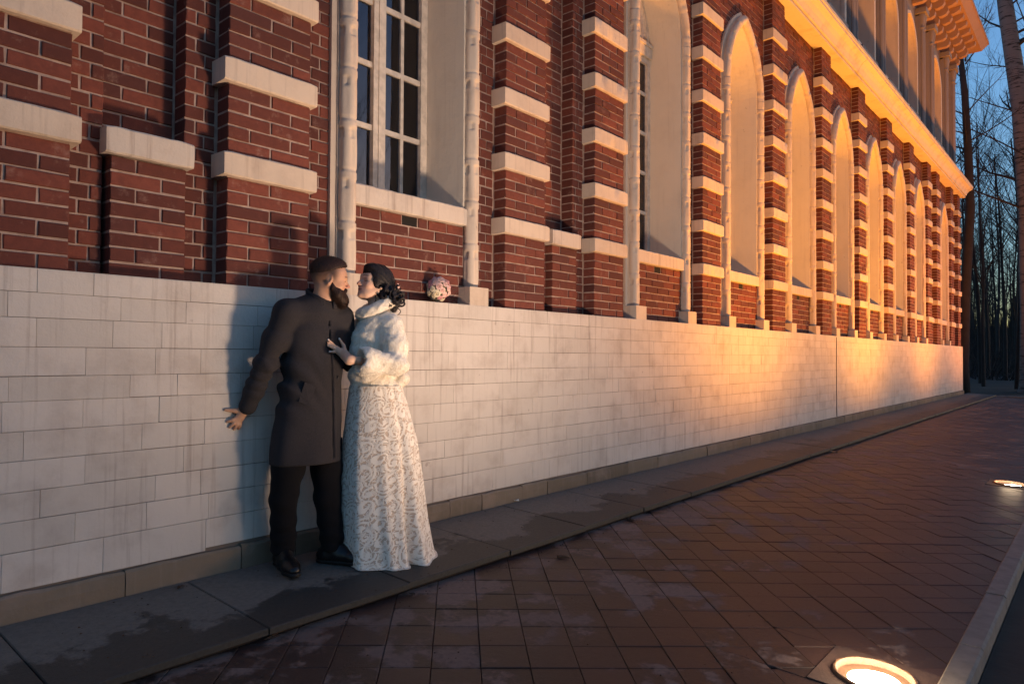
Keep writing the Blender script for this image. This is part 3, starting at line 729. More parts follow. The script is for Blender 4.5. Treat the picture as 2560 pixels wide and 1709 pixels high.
def mat_fur():
    m = N('white_fur', .9); p = m.pos(); n = m.noise(m.scaled(p, (90, 90, 45)), 1, 5, .65)
    m.color(m.mix(m.ramp(n, .3, .65), (.74, .65, .53), (.89, .82, .72))); m.bump(n, .6, .01); m.set(Sheen_Weight=.5, Sheen_Roughness=.5); return m.m
def mat_lace():
    m = N('lace', .8); uv = m.n('ShaderNodeUVMap').outputs[0]
    w = m.n('ShaderNodeTexNoise', {'Vector': uv, 'Scale': 9., 'Detail': 2}).outputs[1]
    uvw = m.n('ShaderNodeVectorMath', {0: uv, 1: m.scaled(w, (.026, .026, 0))}, operation='ADD').outputs[0]
    def scroll(scale, turns, arms, off):
        v = m.n('ShaderNodeVectorMath', {0: uvw, 1: (off, off*.7, 0)}, operation='ADD').outputs[0]
        vo = m.n('ShaderNodeTexVoronoi', {'Vector': v, 'Scale': scale, 'Randomness': .75}, voronoi_dimensions='2D')
        loc = m.n('ShaderNodeVectorMath', {0: v, 1: vo.outputs['Position']}, operation='SUBTRACT').outputs[0]
        sx = m.n('ShaderNodeSeparateXYZ', {0: loc}); th = m.math('ARCTAN2', sx.outputs[1], sx.outputs[0]); d = vo.outputs['Distance']
        ph = m.math('MULTIPLY', m.n('ShaderNodeSeparateColor', {0: vo.outputs['Color']}).outputs[0], 6.283)
        d = m.math('MULTIPLY', d, m.math('ADD', 1., m.math('MULTIPLY', .55, m.math('COSINE', m.math('ADD', th, ph)))))
        d = m.math('ADD', d, m.math('MULTIPLY', .012, m.math('SINE', m.math('MULTIPLY', th, 9.))))
        return m.math('SINE', m.math('ADD', m.math('MULTIPLY', d, turns), m.math('MULTIPLY', th, arms))), d, th
    s1, d1, t1 = scroll(11.5, 19., 1., 0.)
    s2, d2, t2 = scroll(26., 30., 2., .37)
    ed = m.n('ShaderNodeTexVoronoi', {'Vector': uvw, 'Scale': 11.5, 'Randomness': .75}, voronoi_dimensions='2D', feature='DISTANCE_TO_EDGE').outputs['Distance']
    e2 = m.n('ShaderNodeTexVoronoi', {'Vector': uvw, 'Scale': 34., 'Randomness': .9}, voronoi_dimensions='2D', feature='DISTANCE_TO_EDGE').outputs['Distance']
    v3 = m.n('ShaderNodeTexVoronoi', {'Vector': m.n('ShaderNodeVectorMath', {0: uvw, 1: (.21, .43, 0)}, operation='ADD').outputs[0], 'Scale': 22., 'Randomness': .85}, voronoi_dimensions='2D')
    l3 = m.n('ShaderNodeVectorMath', {0: m.n('ShaderNodeVectorMath', {0: uvw, 1: (.21, .43, 0)}, operation='ADD').outputs[0], 1: v3.outputs['Position']}, operation='SUBTRACT').outputs[0]
    x3 = m.n('ShaderNodeSeparateXYZ', {0: l3}); t3 = m.math('ARCTAN2', x3.outputs[1], x3.outputs[0])
    pr = m.math('MULTIPLY', .34, m.math('ADD', 1., m.math('MULTIPLY', .34, m.math('COSINE', m.math('ADD', m.math('MULTIPLY', t3, 5.), m.math('MULTIPLY', v3.outputs['Distance'], 6.))))))
    fl_ = m.math('SUBTRACT', pr, v3.outputs['Distance']); flower = m.math('MULTIPLY', m.ramp(fl_, -.02, .03), m.math('SUBTRACT', 1., m.math('MULTIPLY', m.ramp(fl_, .14, .16), m.math('SUBTRACT', 1., m.ramp(fl_, .20, .22)))))
    a = m.ramp(s1, -.30, .05); rim = m.math('SUBTRACT', 1., m.ramp(ed, .05, .085)); fine = m.ramp(s2, -.45, -.05)
    mid = m.ramp(ed, .03, .06)          # 1 inside a scroll, 0 in the ground between scrolls
    net = m.math('MAXIMUM', flower, m.math('SUBTRACT', 1., m.ramp(e2, .06, .10)))
    ring_ = m.math('MULTIPLY', m.ramp(ed, .055, .075), m.math('SUBTRACT', 1., m.ramp(ed, .12, .15)))
    k = m.math('ADD', m.math('MULTIPLY', mid, a), m.math('MULTIPLY', m.math('SUBTRACT', 1., mid), net))
    k = m.math('MINIMUM', m.math('MAXIMUM', m.math('MAXIMUM', k, flower), m.math('MULTIPLY', net, .8)), 1.)
    m.color(m.mix(k, (.52, .41, .325), m.mix(m.noise(uv, 300, 2), (.70, .63, .555), (.87, .80, .71))))
    m.bump(k, .8, .004); m.set(Sheen_Weight=.1); return m.m
M['skin'] = mat_skin(); M['coat'] = mat_wool('grey_wool', (.018, .0165, .019), (.047, .042, .046)); M['trouser'] = mat_wool('black_cloth', (.0045, .004, .0048), (.011, .010, .0115))
M['hair'] = mat_hair('brown_hair', (.018, .009, .007), (.06, .028, .020)); M['beard'] = mat_hair('brown_beard', (.014, .007, .005), (.055, .026, .016), (160, 160, 60)); M['black_hair'] = mat_hair('black_hair', (.004, .003, .004), (.022, .016, .017), (170, 170, 40))
M['fur'] = mat_fur(); M['lace'] = mat_lace(); M['shoe'] = mat_plain('black_leather', (.010, .009, .010), .28, .25, 120); M['sole'] = mat_plain('sole', (.01, .009, .009), .7)
M['button'] = mat_plain('button', (.012, .01, .012), .3); M['shirt'] = mat_plain('shirt', (.7, .62, .55), .8); M['tie'] = mat_plain('ribbon', (.02, .012, .012), .5)
M['eye'] = mat_plain('eye', (.03, .022, .018), .12); M['lash'] = mat_plain('lash', (.008, .006, .006), .6); M['nail'] = mat_plain('nail', (.8, .68, .62), .2)
M['gold'] = mat_plain('gold', (.8, .6, .35), .25, Metallic=1.); M['pearl'] = mat_plain('pearl', (.85, .8, .75), .2)

def head(C, c, Fd, Ud, Ld, w=1., man=True):
    """skull and face in the local frame facing Fd, up Ud, Ld towards the camera"""
    P = lambda f, l, u: c+Fd*f+Ld*l+Ud*u
    ax = (Fd, Ld, Ud)
    C.ell(P(-.012, 0, .030), ax, (.096*w, .076*w, .086*w), .02)
    C.ell(P(.030, 0, -.032), ax, (.060*w, .060*w, .082*w), .04)
    C.ell(P(.040, 0, -.080), ax, (.048*w, .047*w, .034*w), .03)
    C.ell(P(.045, 0, .028), ax, (.045*w, .058*w, .05*w), .03)          # forehead
    for s in (-1, 1):
        C.cone(P(.083*w, 0, .012), P(.066*w, s*.038, .010), .010, .010, .018)     # brow
        C.ell(P(.058*w, s*.042*w, -.036), ax, (.024, .020, .022), .02)            # cheekbone
        C.cone(P(-.005, s*.05*w, -.05), P(.052*w, s*.028*w, -.096), .020, .016, .025)   # jaw line
        C.ell(P(.090*w, s*.032, -.012), ax, (.014, .017, .010), .010, '-')
        C.ell(P(.072*w, s*.032, -.012), ax, (.013, .015, .012), .004)
        C.ell(P(.069*w, s*.032, -.004), ax, (.016, .018, .008), .004)
    C.cone(P(.086*w, 0, .004), P(.110*w, 0, -.036), .0075, .0095, .010)
    C.ell(P(.108*w, 0, -.040), ax, (.010, .010, .008), .006)
    for s in (-1, 1): C.ell(P(.097*w, s*.011, -.042), ax, (.010, .007, .007), .005)
    C.ell(P(.085*w, 0, -.064), ax, (.013, .022, .008), .008); C.ell(P(.089*w, 0, -.0655), ax, (.010, .020, .0045), .003); C.ell(P(.088*w, 0, -.0760), ax, (.010, .017, .0050), .003)
    C.ell(P(.094*w, 0, -.0706), ax, (.012, .018, .0016), .003, '-')
    C.ell(P(.076*w, 0, -.102), ax, (.020, .021, .017), .016)
    for s in (-1, 1):                    # ears
        e = P(-.008, s*.073*w, -.012); t = (Fd*.95-Ud*.25); t /= np.linalg.norm(t); u = Ud*.95+Fd*.25; u /= np.linalg.norm(u); o_ = Ld*s*.8-Fd*.45; o_ /= np.linalg.norm(o_)
        C.ell(e, (t, o_, u), (.017, .009, .031), .008); C.ell(e+o_*.010+t*.003, (t, o_, u), (.007, .0045, .015), .005, '-'); C.ell(e+o_*.004-u*.024, (t, o_, u), (.008, .007, .009), .006)
    return P

# ------------------------------------------------------------------ the man
FEET = V3(2.42, -.28, -.012)
man = empty('person', tuple(FEET), 'bearded man in a dark grey wool coat leaning one hand on the white wall', 'person')
def pt(px, py, off): return np.array(atd(px, py, Vector(FEET), off))
def L_(p): return p
hc = pt(824, 697, .0)
Fd = RH*.985-CH*.10-UP*.06; Fd /= np.linalg.norm(Fd); Ld = CH-Fd*(CH@Fd); Ld /= np.linalg.norm(Ld); Ud = np.cross(Ld, Fd) if np.cross(Ld, Fd)[2] > 0 else np.cross(Fd, Ld)
tf = V3(-.077, -.997, 0); ts = V3(.997, -.077, 0)      # torso: forward (out of the wall) and to the viewer's right
nk = pt(806, 752, -.02); ch = pt(790, 830, -.03); wa = pt(778, 960, -.02); hp = pt(772, 1060, -.01)
shR = pt(717, 780, .085); shL = pt(852, 792, -.11)
elR = pt(655, 905, .0); wrR = np.array(at(618, 1018, -.058)); elR = lerp(shR, wrR, .53)+V3(-.02, -.03, -.005)
elL = pt(880, 905, -.16); wrL = pt(960, 915, -.12)
knR = pt(709, 1243, .06); anR = pt(708, 1362, .03); hpR = pt(733, 1090, .045)
knL = pt(819, 1243, -.03); anL = pt(830, 1355, -.01); hpL = pt(813, 1090, -.085)
c = Clay((1.75, -.75, -.05), (2.95, .02, 1.84), .005)
P = head(c, hc, Fd, Ud, Ld, 1.04)
c.cone(hc-Ud*.06-Fd*.028, nk-UP*.02, .056, .060, .03)
c.cone(nk, ch, .06, .085, .03); c.chain([shR, (shR+shL)/2, shL], [.045, .07, .045], .03); c.chain([ch, wa, hp], [.085, .08, .08], .04)
c.chain([shR, elR, wrR], [.045, .038, .026], .02); c.chain([shL, elL, wrL], [.045, .038, .026], .02)
c.chain([hpR, knR, anR], [.07, .045, .034], .03); c.chain([hpL, knL, anL], [.07, .045, .034], .03)
# right hand, pressed flat on the wall
def hand(c, wr, mid, tips, thumb, nrm, r=.0085, k=.005):
    kn = [lerp(mid, t, .36) for t in tips]
    c.cone(wr, mid, .0205 if r < .008 else .024, .026, .012, flat=(nrm, 1.4))
    for q in kn: c.cone(lerp(wr, mid, .6), q, .017, .0115, .012, flat=(nrm, 1.25))
    for q, t in zip(kn, tips):
        m1 = lerp(q, t, .42)+nrm*.006; m2 = lerp(q, t, .74)+nrm*.004
        c.chain([q+nrm*.004, m1, m2, t], [r*1.18, r*1.08, r*.95, r*.78], k)
    t0, t1 = thumb
    c.chain([lerp(wr, mid, .35), t0, t1], [.017, r*1.4, r*.95], .010)
nw = V3(0, -1, 0)
mid = np.array(at(602, 1040, -.027))
tips = [np.array(at(x, y, -.0085)) for x, y in ((567, 1054), (573, 1068), (585, 1073), (597, 1071))]
hand(c, wrR, mid, tips, (np.array(at(588, 1026, -.022)), np.array(at(563, 1024, -.010))), nw, .0092)
tL = [wrL+V3(.07, .01, .03-.02*i) for i in range(4)]
hand(c, wrL, wrL+RH*.05, [wrL+RH*.13+UP*(.035-.022*i)+CH*.01 for i in range(4)], (wrL+RH*.04+UP*.04, wrL+RH*.07+UP*.055), CH, .0085)
body = c.mesh('body', M['skin'], man, 1)
def skin_tint(V, c, Fd, Ld, Ud, w, man_):
    q = (V-c); f = q@Fd; l = q@Ld; u = q@Ud; n = len(V)
    base = V3(.52, .285, .185) if man_ else V3(.64, .40, .285)
    rgb = np.tile(base, (n, 1)); ng = np.random.RandomState(2).uniform(-1, 1, (n, 1))
    def blend(mask, colr): rgb[:] = rgb*(1-mask[:, None])+np.array(colr)*mask[:, None]
    hd = sst(u, -.16, -.13)*(np.linalg.norm(q, axis=1) < .2)
    blend(.25*hd*sst(f, .05, .1)*(u < -.02), (.50, .20, .14)); blend(.55*sst(.012-np.hypot(np.hypot(f-.108, l), u+.04), -.012, .008)*hd, (.50, .20, .14))
    lips = hd*sst(f, .072, .082)*np.clip(1-np.abs(u+.070)/.0095, 0, 1)**.5*np.clip(1-np.abs(l)/.024, 0, 1)**.5
    blend(np.clip(lips*(.5 if man_ else 1.), 0, 1), (.36, .12, .10) if man_ else (.40, .10, .10))
    if man_:
        blend(.93*hd*sst(u, -.065, .022)*sst(-f+.050, -.012, .040)*(1-.75*np.clip(1-np.hypot((f+.008)/.024, (u+.012)/.040), 0, 1)*2).clip(0, 1), (.034, .018, .014))
        blend(.45*hd*sst(-f, -.0, .05)*sst(u, -.07, .0), (.16, .085, .06))
        blend(.8*hd*sst(f, .045, .065)*np.clip(1-np.abs(u-.016)/.008, 0, 1)*sst(np.abs(l), .008, .016)*sst(.056-np.abs(l), 0, .01), (.04, .018, .012))
        blend(.5*hd*sst(f, .045, .07)*np.clip(1-np.hypot((u+.010)/.012, (np.abs(l)-.032)/.018), 0, 1), (.10, .045, .03))
    else:
        blend(.6*hd*sst(f, .03, .06)*np.clip(1-np.hypot((u+.004)/.017, (np.abs(l)-.036)/.026), 0, 1), (.20, .09, .085))
        blend(.85*hd*sst(f, .045, .065)*np.clip(1-np.abs(u-.019+.15*np.clip(np.abs(l)-.03, 0, 1))/.0055, 0, 1)*sst(np.abs(l), .010, .016)*sst(.056-np.abs(l), 0, .01), (.05, .025, .02))
        blend(.25*hd*np.clip(1-np.hypot((u+.04)/.03, (np.abs(l)-.05)/.03), 0, 1)*(f > .02), (.62, .28, .20))
    return rgb*(1+.05*ng)
paint(body, skin_tint(c.V, hc, Fd, Ld, Ud, 1.04, True))
# hair: cap cut at the hairline, faded sides are stubble in the skin
c = Clay(hc-.16, hc+.17, .004)
ax = (Fd, Ld, Ud)
c.ell(P(-.010, 0, .050), ax, (.1075, .0825, .0865), .01); c.ell(P(.040, .0, .086), ax, (.050, .054, .032), .025)
c.ell(P(.112, 0, .030), ax, (.045, .085, .036), .008, '-'); c.cut(P(-.05, 0, .022), -Ud+Fd*.42)
for l_ in (-1, 1): c.ell(P(.062, l_*.085, .022), ax, (.050, .035, .044), .012, '-')
mh = c.mesh('hair', M['hair'], man)
c = Clay(hc-.2, hc+.17, .004)            # beard
for s in (-1, 1): c.chain([P(.010, s*.070, -.030), P(.016, s*.068, -.060), P(.044, s*.056, -.094), P(.080, s*.024, -.122)], [.006, .014, .024, .030], .02)
c.ell(P(.046, 0, -.086), ax, (.044, .079, .046), .02); c.ell(P(.058, 0, -.110), ax, (.046, .064, .040), .02); c.ell(P(.080, 0, -.122), ax, (.036, .046, .044), .02); c.ell(P(.084, 0, -.132), ax, (.026, .034, .032), .02)
for s in (-1, 1): c.chain([P(.101, s*.004, -.055), P(.095, s*.020, -.060), P(.082, s*.032, -.080)], [.0055, .008, .012], .01)
c.ell(P(.104, 0, -.0705), ax, (.016, .019, .0055), .005, '-')
mbd = c.mesh('beard', M['beard'], man, 1)
for s in (-1, 1):                        # brows and eyes
    e = MB(); e.tube([P(.094, s*.012, .012), P(.093, s*.024, .018), P(.084, s*.040, .017), P(.074, s*.050, .010)], [.003, .0045, .004, .0015], 6); e.build('eyebrow', M['beard'], man, True)
    e = MB(); e.tube([P(.0885, s*.020, -.012), P(.0875, s*.032, -.0095), P(.0810, s*.046, -.013)], [.0012, .0036, .0012], 6); e.build('eye', M['eye'], man, True)
# coat
ce = P(0, 0, 0)
c = Clay((1.75, -.80, .50), (2.95, .02, 1.62), .0065)
sec = [(1.46, .150, .098, 0), (1.36, .196, .120, .0), (1.22, .190, .124, .0), (1.06, .182, .118, .0), (.95, .190, .122, 0), (.82, .200, .128, .0), (.58, .208, .136, .0)]
zc = lambda z: (lerp(np.array(ch), np.array(wa), np.clip((ch[2]-z)/(ch[2]-wa[2]), 0, 1)) if z > wa[2] else lerp(np.array(wa), np.array(hp), np.clip((wa[2]-z)/(wa[2]-hp[2]), 0, 1.6)))
sl, X, Y, Z = c.sub((1.75, -.8, .5), (2.95, .02, 1.62), 0)
zz = c.ax[2]; zk = np.array([s_[0] for s_ in sec][::-1]); ra = np.interp(zz, zk, [s_[1] for s_ in sec][::-1]); rb = np.interp(zz, zk, [s_[2] for s_ in sec][::-1])
cen = np.array([zc(z) for z in zz]); dx = X-cen[:, 0][None, None, :]; dy = Y-cen[:, 1][None, None, :]
u = dx*ts[0]+dy*ts[1]; v = dx*tf[0]+dy*tf[1]
q = np.sqrt((np.abs(u)/ra)**2.4+(np.abs(v)/rb)**2.4+1e-9)**(2/2.4); d = (q-1)*np.minimum(ra, rb)*.8
d = np.maximum(d, Z-1.45)
c.F[sl] = np.minimum(c.F[sl], d.astype(np.float32))
c.chain([shR+UP*-.005, (shR+shL)/2+UP*.03-tf*.01, shL+UP*-.01], [.066, .082, .066], .05)
c.chain([nk-UP*.01-tf*.015, (shR+shL)/2+UP*.02], [.070, .10], .05); c.chain([nk-UP*.045, shR+UP*.0], [.062, .064], .04); c.chain([nk-UP*.045, shL], [.062, .064], .04)
c.chain([shR, lerp(shR, elR, .5), elR, lerp(elR, wrR, .55), lerp(elR, wrR, .97)], [.072, .066, .058, .053, .050], .03)
c.chain([shL, elL, lerp(elL, wrL, .9)], [.068, .058, .048], .03)
def coat_folds(X, Y, Z):
    a = np.array(shR); b = np.array(wrR); d = b-a; L = float(d@d); t = ((X-a[0])*d[0]+(Y-a[1])*d[1]+(Z-a[2])*d[2])/L
    rr = np.sqrt((X-a[0]-t*d[0])**2+(Y-a[1]-t*d[1])**2+(Z-a[2]-t*d[2])**2)
    arm = sst(-rr, -.11, -.075)*sst(t, .12, .25)
    amp = np.where(t < .6, .0062, .0042)*sst(1.02-t, 0, .2)
    f = arm*amp*1.15*(1-2*np.abs(np.sin(t*27+1.4*np.sin(t*9)+(Z+X)*9)))
    u = (X-2.38)*ts[0]+(Y+.28)*ts[1]
    tor = sst(-rr, -1, -.12)*(1-arm)
    f = f+tor*.0095*np.exp(-((Z-1.06)/.15)**2)*np.sin((Z*1.0+u*1.1)*44+np.sin(u*20)*.8)*sst(-u, -.06, .10)
    f = f+tor*.008*sst(.95-Z, 0, .3)*np.sin(u*26+np.sin(Z*6)*1.5)
    return f
c.warp(coat_folds)
# front edge of the coat: a groove beside a slightly raised placket
fe = [(824, 798), (827, 850), (831, 905), (833, 960), (834, 1020), (835, 1080), (836, 1140)]
fr_pts = [pt(x, y, 0) for x, y in fe]
def on_front(p):                         # slide towards the camera until just on the coat front
    cz = zc(p[2]); ra_ = np.interp(p[2], zk, [s_[1] for s_ in sec][::-1]); rb_ = np.interp(p[2], zk, [s_[2] for s_ in sec][::-1])
    best = None
    for k_ in range(-10, 60):
        w_ = p+CH*(.30-.006*k_); r_ = w_-cz; uu = r_@ts; vv_ = r_@tf
        if (abs(uu)/ra_)**2.4+(abs(vv_)/rb_)**2.4 < 1: return w_
    return p+CH*.1
fl = [on_front(p) for p in fr_pts]
c.chain([p+CH*.003-RH*.007 for p in fl], [.0062]*len(fl), .003, '-'); c.chain([p-CH*.004+RH*.004 for p in fl], [.008]*len(fl), .004)
c.cut((0, 0, .585+.0), V3(0, 0, -1)+V3(.0, 0, 0))
c.ell(nk+UP*.05-tf*.0, (V3(1, 0, 0), V3(0, 1, 0), UP), (.060, .060, .10), .01, '-')
coat = c.mesh('coat', M['coat'], man, 1)
# collar, shirt front, buttons, pocket, sleeve end
col_ = Clay(hc+V3(-.25, -.22, -.24), hc+V3(.25, .22, .02), .004)
ring = []
for k in range(33):
    t = math.radians(-158+316*k/32); cb = (math.cos(t)+1)/2
    ring.append(nk-Fd*.004+(-tf*math.cos(t)+ts*math.sin(t))*(.084+.004*(1-cb))+UP*(.030+.026*cb-.050*(1-cb)**2))
for a, b in zip(ring, ring[1:]):
    for h_ in (-.030, -.018, -.006, .006, .016): col_.cone(a+UP*h_, b+UP*h_, .0075, .0075, .006)
col_.mesh('collar', M['coat'], man)
m = MB(); sp = on_front(pt(822, 778, 0))+UP*.02+CH*.0; m.v = [tuple(sp+RH*a+UP*b+CH*d_) for a, b, d_ in ((-.011, .018, -.012), (.012, .020, -.012), (.006, -.016, .0), (-.002, -.015, .0))]; m.f = [(0, 3, 2, 1)]
o = m.build('shirt', M['shirt'], man); sd = o.modifiers.new('s', 'SOLIDIFY'); sd.thickness = .012
for x, y in ((838, 795), (842, 942)):
    b_ = MB(); w_ = on_front(pt(x, y, 0))+CH*.002; b_.v = []; n_ = 14
    for r_, o_ in ((.0105, 0), (.0105, .003), (.007, .005), (.0005, .004)):
        for k in range(n_): a = 2*math.pi*k/n_; b_.v.append(tuple(w_+RH*math.cos(a)*r_+UP*math.sin(a)*r_+CH*o_))
    b_.f = [(i*n_+k, i*n_+(k+1) % n_, (i+1)*n_+(k+1) % n_, (i+1)*n_+k) for i in range(3) for k in range(n_)]; b_.build('button', M['button'], man)
pf = [on_front(pt(x, y, 0))+CH*.004 for x, y in ((763, 953), (790, 962), (774, 1012), (748, 1000))]
m = MB(); m.v = [tuple(p) for p in pf]; m.f = [(0, 3, 2, 1)]; o = m.build('pocket_welt', M['coat'], man); sd = o.modifiers.new('s', 'SOLIDIFY'); sd.thickness = .007; sd.offset = 1
# trousers
c = Clay((1.95, -.72, .02), (2.85, .0, .75), .0065)
c.chain([hpR+UP*.05, lerp(hpR, knR, .5), knR, lerp(knR, anR, .5), anR+UP*.05, anR-UP*.005], [.104, .092, .076, .069, .066, .070], .03)
c.chain([hpL+UP*.05, lerp(hpL, knL, .5), knL, lerp(knL, anL, .5), anL+UP*.05, anL-UP*.005], [.102, .090, .076, .068, .064, .068], .03)
c.warp(lambda X, Y, Z: .004*sst(.32-Z, 0, .2)*np.sin(Z*70+np.sin((X+Y)*18)*2.)+.003*np.exp(-((Z-.42)/.1)**2)*np.sin(Z*55+X*25))
c.cut((0, 0, .062), V3(0, 0, -1)); c.cut((0, 0, .72), V3(0, 0, 1)); c.mesh('trousers', M['trouser'], man)
def shoe(an, d, gx):
    d = np.array(d, float); d /= np.linalg.norm(d); sdir = np.cross(UP, d); g0 = gz(an[1])
    o = V3(an[0], an[1], g0)
    c = Clay(o+V3(-.34, -.34, -.01), o+V3(.34, .34, .20), .005)
    c.chain([o-d*.055+UP*.045, o+d*.05+UP*.045, o+d*.15+UP*.036, o+d*.205+UP*.030], [.042, .043, .046, .036], .03, flat=(UP, 1.12))
    c.chain([o-d*.03+UP*.05, o-d*.01+UP*.13], [.046, .046], .03); c.chain([o+d*.01+UP*.10, o+d*.12+UP*.05], [.04, .034], .03)
    c.cut(o+UP*.022, V3(0, 0, -1)); c.cut(o+UP*.135, UP)
    for k in range(4): q = o+d*(.055+.018*k)+UP*(.098-.010*k); c.cone(q-sdir*.022, q+sdir*.022, .0035, .0035, .002)
    s = c.mesh('shoe', M['shoe'], man)
    e = Clay(o+V3(-.34, -.34, -.01), o+V3(.34, .34, .10), .005)
    e.chain([o-d*.055+UP*.012, o+d*.05+UP*.012, o+d*.15+UP*.012, o+d*.212+UP*.012], [.042, .040, .047, .036], .02, flat=(UP, 1.0)); e.cut(o+UP*.024, UP); e.cut(o+UP*.0005, -UP); e.mesh('sole', M['sole'], s)
shoe(anR-UP*.0+V3(.0, .0, 0), CH*.93+RH*.33, 0); shoe(anL, RH*.84+CH*.42, 0)
# ------------------------------------------------------------------ the woman
WF_ = V3(2.86, -.47, -.02)
woman = empty('person', tuple(WF_), 'woman with dark pinned-up hair in a white fur jacket and white lace gown', 'person')
def wp(px, py, off): return np.array(atd(px, py, Vector(WF_), off))
hc2 = wp(936, 708, .0)
F2 = -RH*.86+CH*.42+UP*.26; F2 /= np.linalg.norm(F2); U2 = UP-F2*(UP@F2); U2 = U2-CH*.05; U2 -= F2*(U2@F2); U2 /= np.linalg.norm(U2); L2 = np.cross(F2, U2); L2 = L2 if L2@CH > 0 else -L2
nk2 = wp(945, 772, -.01); ch2 = wp(935, 860, -.01); wa2 = wp(938, 960, -.01)
shN = wp(976, 815, .07); elN = wp(988, 908, .15); wrN = wp(876, 903, .15)
shF = wp(915, 815, -.10); elF = wp(890, 900, -.16); wrF = wp(850, 860, -.12)
c = Clay((2.38, -.98, .70), (3.25, -.15, 1.72), .004)
P2 = head(c, hc2, F2, U2, L2, .95, False)
c.cone(hc2-U2*.055-F2*.03, nk2-UP*.03, .045, .050, .03)
c.chain([nk2, ch2, wa2, wa2-UP*.25], [.05, .09, .08, .10], .05); c.chain([shN, (shN+shF)/2, shF], [.045, .06, .045], .04)
c.chain([shN, elN, lerp(elN, wrN, .6), wrN], [.040, .036, .030, .0205], .02); c.chain([shF, elF, wrF], [.038, .033, .024], .02)
hn = CH*.85-RH*.1+UP*.1; hn /= np.linalg.norm(hn)
mid = on_front(pt(853, 880, 0))+CH*.030
tp = [on_front(pt(x, y, 0))+CH*.008 for x, y in ((820, 849), (814.5, 854.5), (817, 863), (823.5, 879))]
th_ = [on_front(pt(859, 864, 0))+CH*.034, on_front(pt(848, 847, 0))+CH*.014]
wrN = on_front(pt(871, 898, 0))+CH*.05
hand(c, wrN, mid, tp, (th_[0], th_[1]), hn, .0070, .0022)
c.chain([lerp(elN, wrN, .8), wrN-UP*.002, lerp(wrN, mid, .5)], [.024, .0215, .021], .025)
body2 = c.mesh('body', M['skin'], woman, 1); tint2 = skin_tint(c.V, hc2, F2, L2, U2, .95, False)
for t in tp+[th_[1]]:
    w_ = sst(-np.linalg.norm(c.V-(t+hn*.004), axis=1), -.0095, -.006)[:, None]; tint2 = tint2*(1-w_)+V3(.84, .72, .66)*w_
paint(body2, tint2)
rg = MB(); rc_ = lerp(mid, tp[1], .42)+hn*.016
for k in range(2): rg.lathe([(.0005, -.003), (.0035, -.001), (.0035, .001), (.0005, .003)], 8, tuple(rc_+UP*(.006*k-.003)))
rg.build('ring', M['pearl'], woman)
for s in (-1, 1):                        # eyelids with lashes
    e = MB(); pts = []
    for k in range(9):
        t = -1+k/4; pts.append(P2(.0835*.95-.006*t*t, s*(.033+.017*t), -.0135-.0035*(1-t*t)))
    e.tube(pts, [.0008]+[.0022]*7+[.0008], 5)
    for k in range(2, 9): q = pts[k]; e.tube([q, q+F2*.009+L2*s*.004+U2*.001], [.0009, .0003], 4)
    e.build('eyelashes', M['lash'], woman)
for s in (-1, 1):
    e = MB(); e.tube([P2(.090, s*.012, .013), P2(.088, s*.026, .020), P2(.078, s*.042, .017), P2(.068, s*.050, .010)], [.0015, .0026, .0022, .0008], 6); e.build('eyebrow', M['lash'], woman, True)
# hair
c = Clay(hc2-.22, hc2+.22, .0045); ax = (F2, L2, U2)
c.ell(P2(-.020, 0, .036), ax, (.098, .086, .092), .01); c.ell(P2(-.055, 0, -.01), ax, (.078, .084, .085), .04)
c.ell(P2(.052, .020, .074), ax, (.046, .055, .034), .03); c.ell(P2(.020, .062, .020), ax, (.034, .026, .060), .03); c.ell(P2(.02, -.06, .02), ax, (.034, .022, .06), .03)
c.ell(P2(.075, .035, -.012), ax, (.045, .035, .050), .012, '-'); c.ell(P2(.060, .0, -.05), ax, (.060, .070, .078), .012, '-'); c.ell(P2(.072, 0, .022), ax, (.030, .034, .026), .015, '-')
for f, l, u, r in ((-.085, .02, -.055, .042), (-.070, .05, -.085, .034), (-.105, .03, -.085, .036), (-.085, .035, -.115, .034), (-.110, .045, -.060, .026), (-.06, .06, -.05, .03), (-.075, -.02, -.09, .04)): c.ell(P2(f, l, u), ax, (r, r, r*.9), .010)
for x, y, o_, r in ((972, 728, .03, .036), (984, 744, .03, .034), (990, 760, .02, .028), (972, 752, .045, .032), (958, 738, .05, .028), (984, 772, .03, .022), (996, 748, .01, .024)): c.ell(wp(x, y, o_), ax, (r, r, r), .012)
tq = np.random.RandomState(5)
for k in range(22):                      # rolled curls over the nape
    a = wp(952+48*tq.rand(), 718+52*tq.rand(), .04+.03*tq.rand()); t0 = tq.rand()*6.28; r_ = .016+.012*tq.rand()
    d1 = tq.randn(3); d1 /= np.linalg.norm(d1); d2 = np.cross(d1, L2); d2 /= np.linalg.norm(d2); d1 = np.cross(d2, L2)
    ps = [a+L2*(.022+.002*j)+(d1*math.cos(t0+j*.7)+d2*math.sin(t0+j*.7))*r_*(1-.07*j) for j in range(8)]
    c.chain(ps, [.0062]*7+[.003], .003)
def sweep(X, Y, Z):
    q0, q1, q2 = X-hc2[0], Y-hc2[1], Z-hc2[2]; f = q0*F2[0]+q1*F2[1]+q2*F2[2]; u = q0*U2[0]+q1*U2[1]+q2*U2[2]; l = q0*L2[0]+q1*L2[1]+q2*L2[2]
    return .0016*np.sin(np.arctan2(u+.05, f+.16)*46+l*22)*sst(u, -.05, .0)
c.warp(sweep); wh = c.mesh('hair', M['black_hair'], woman)
cu = MB()
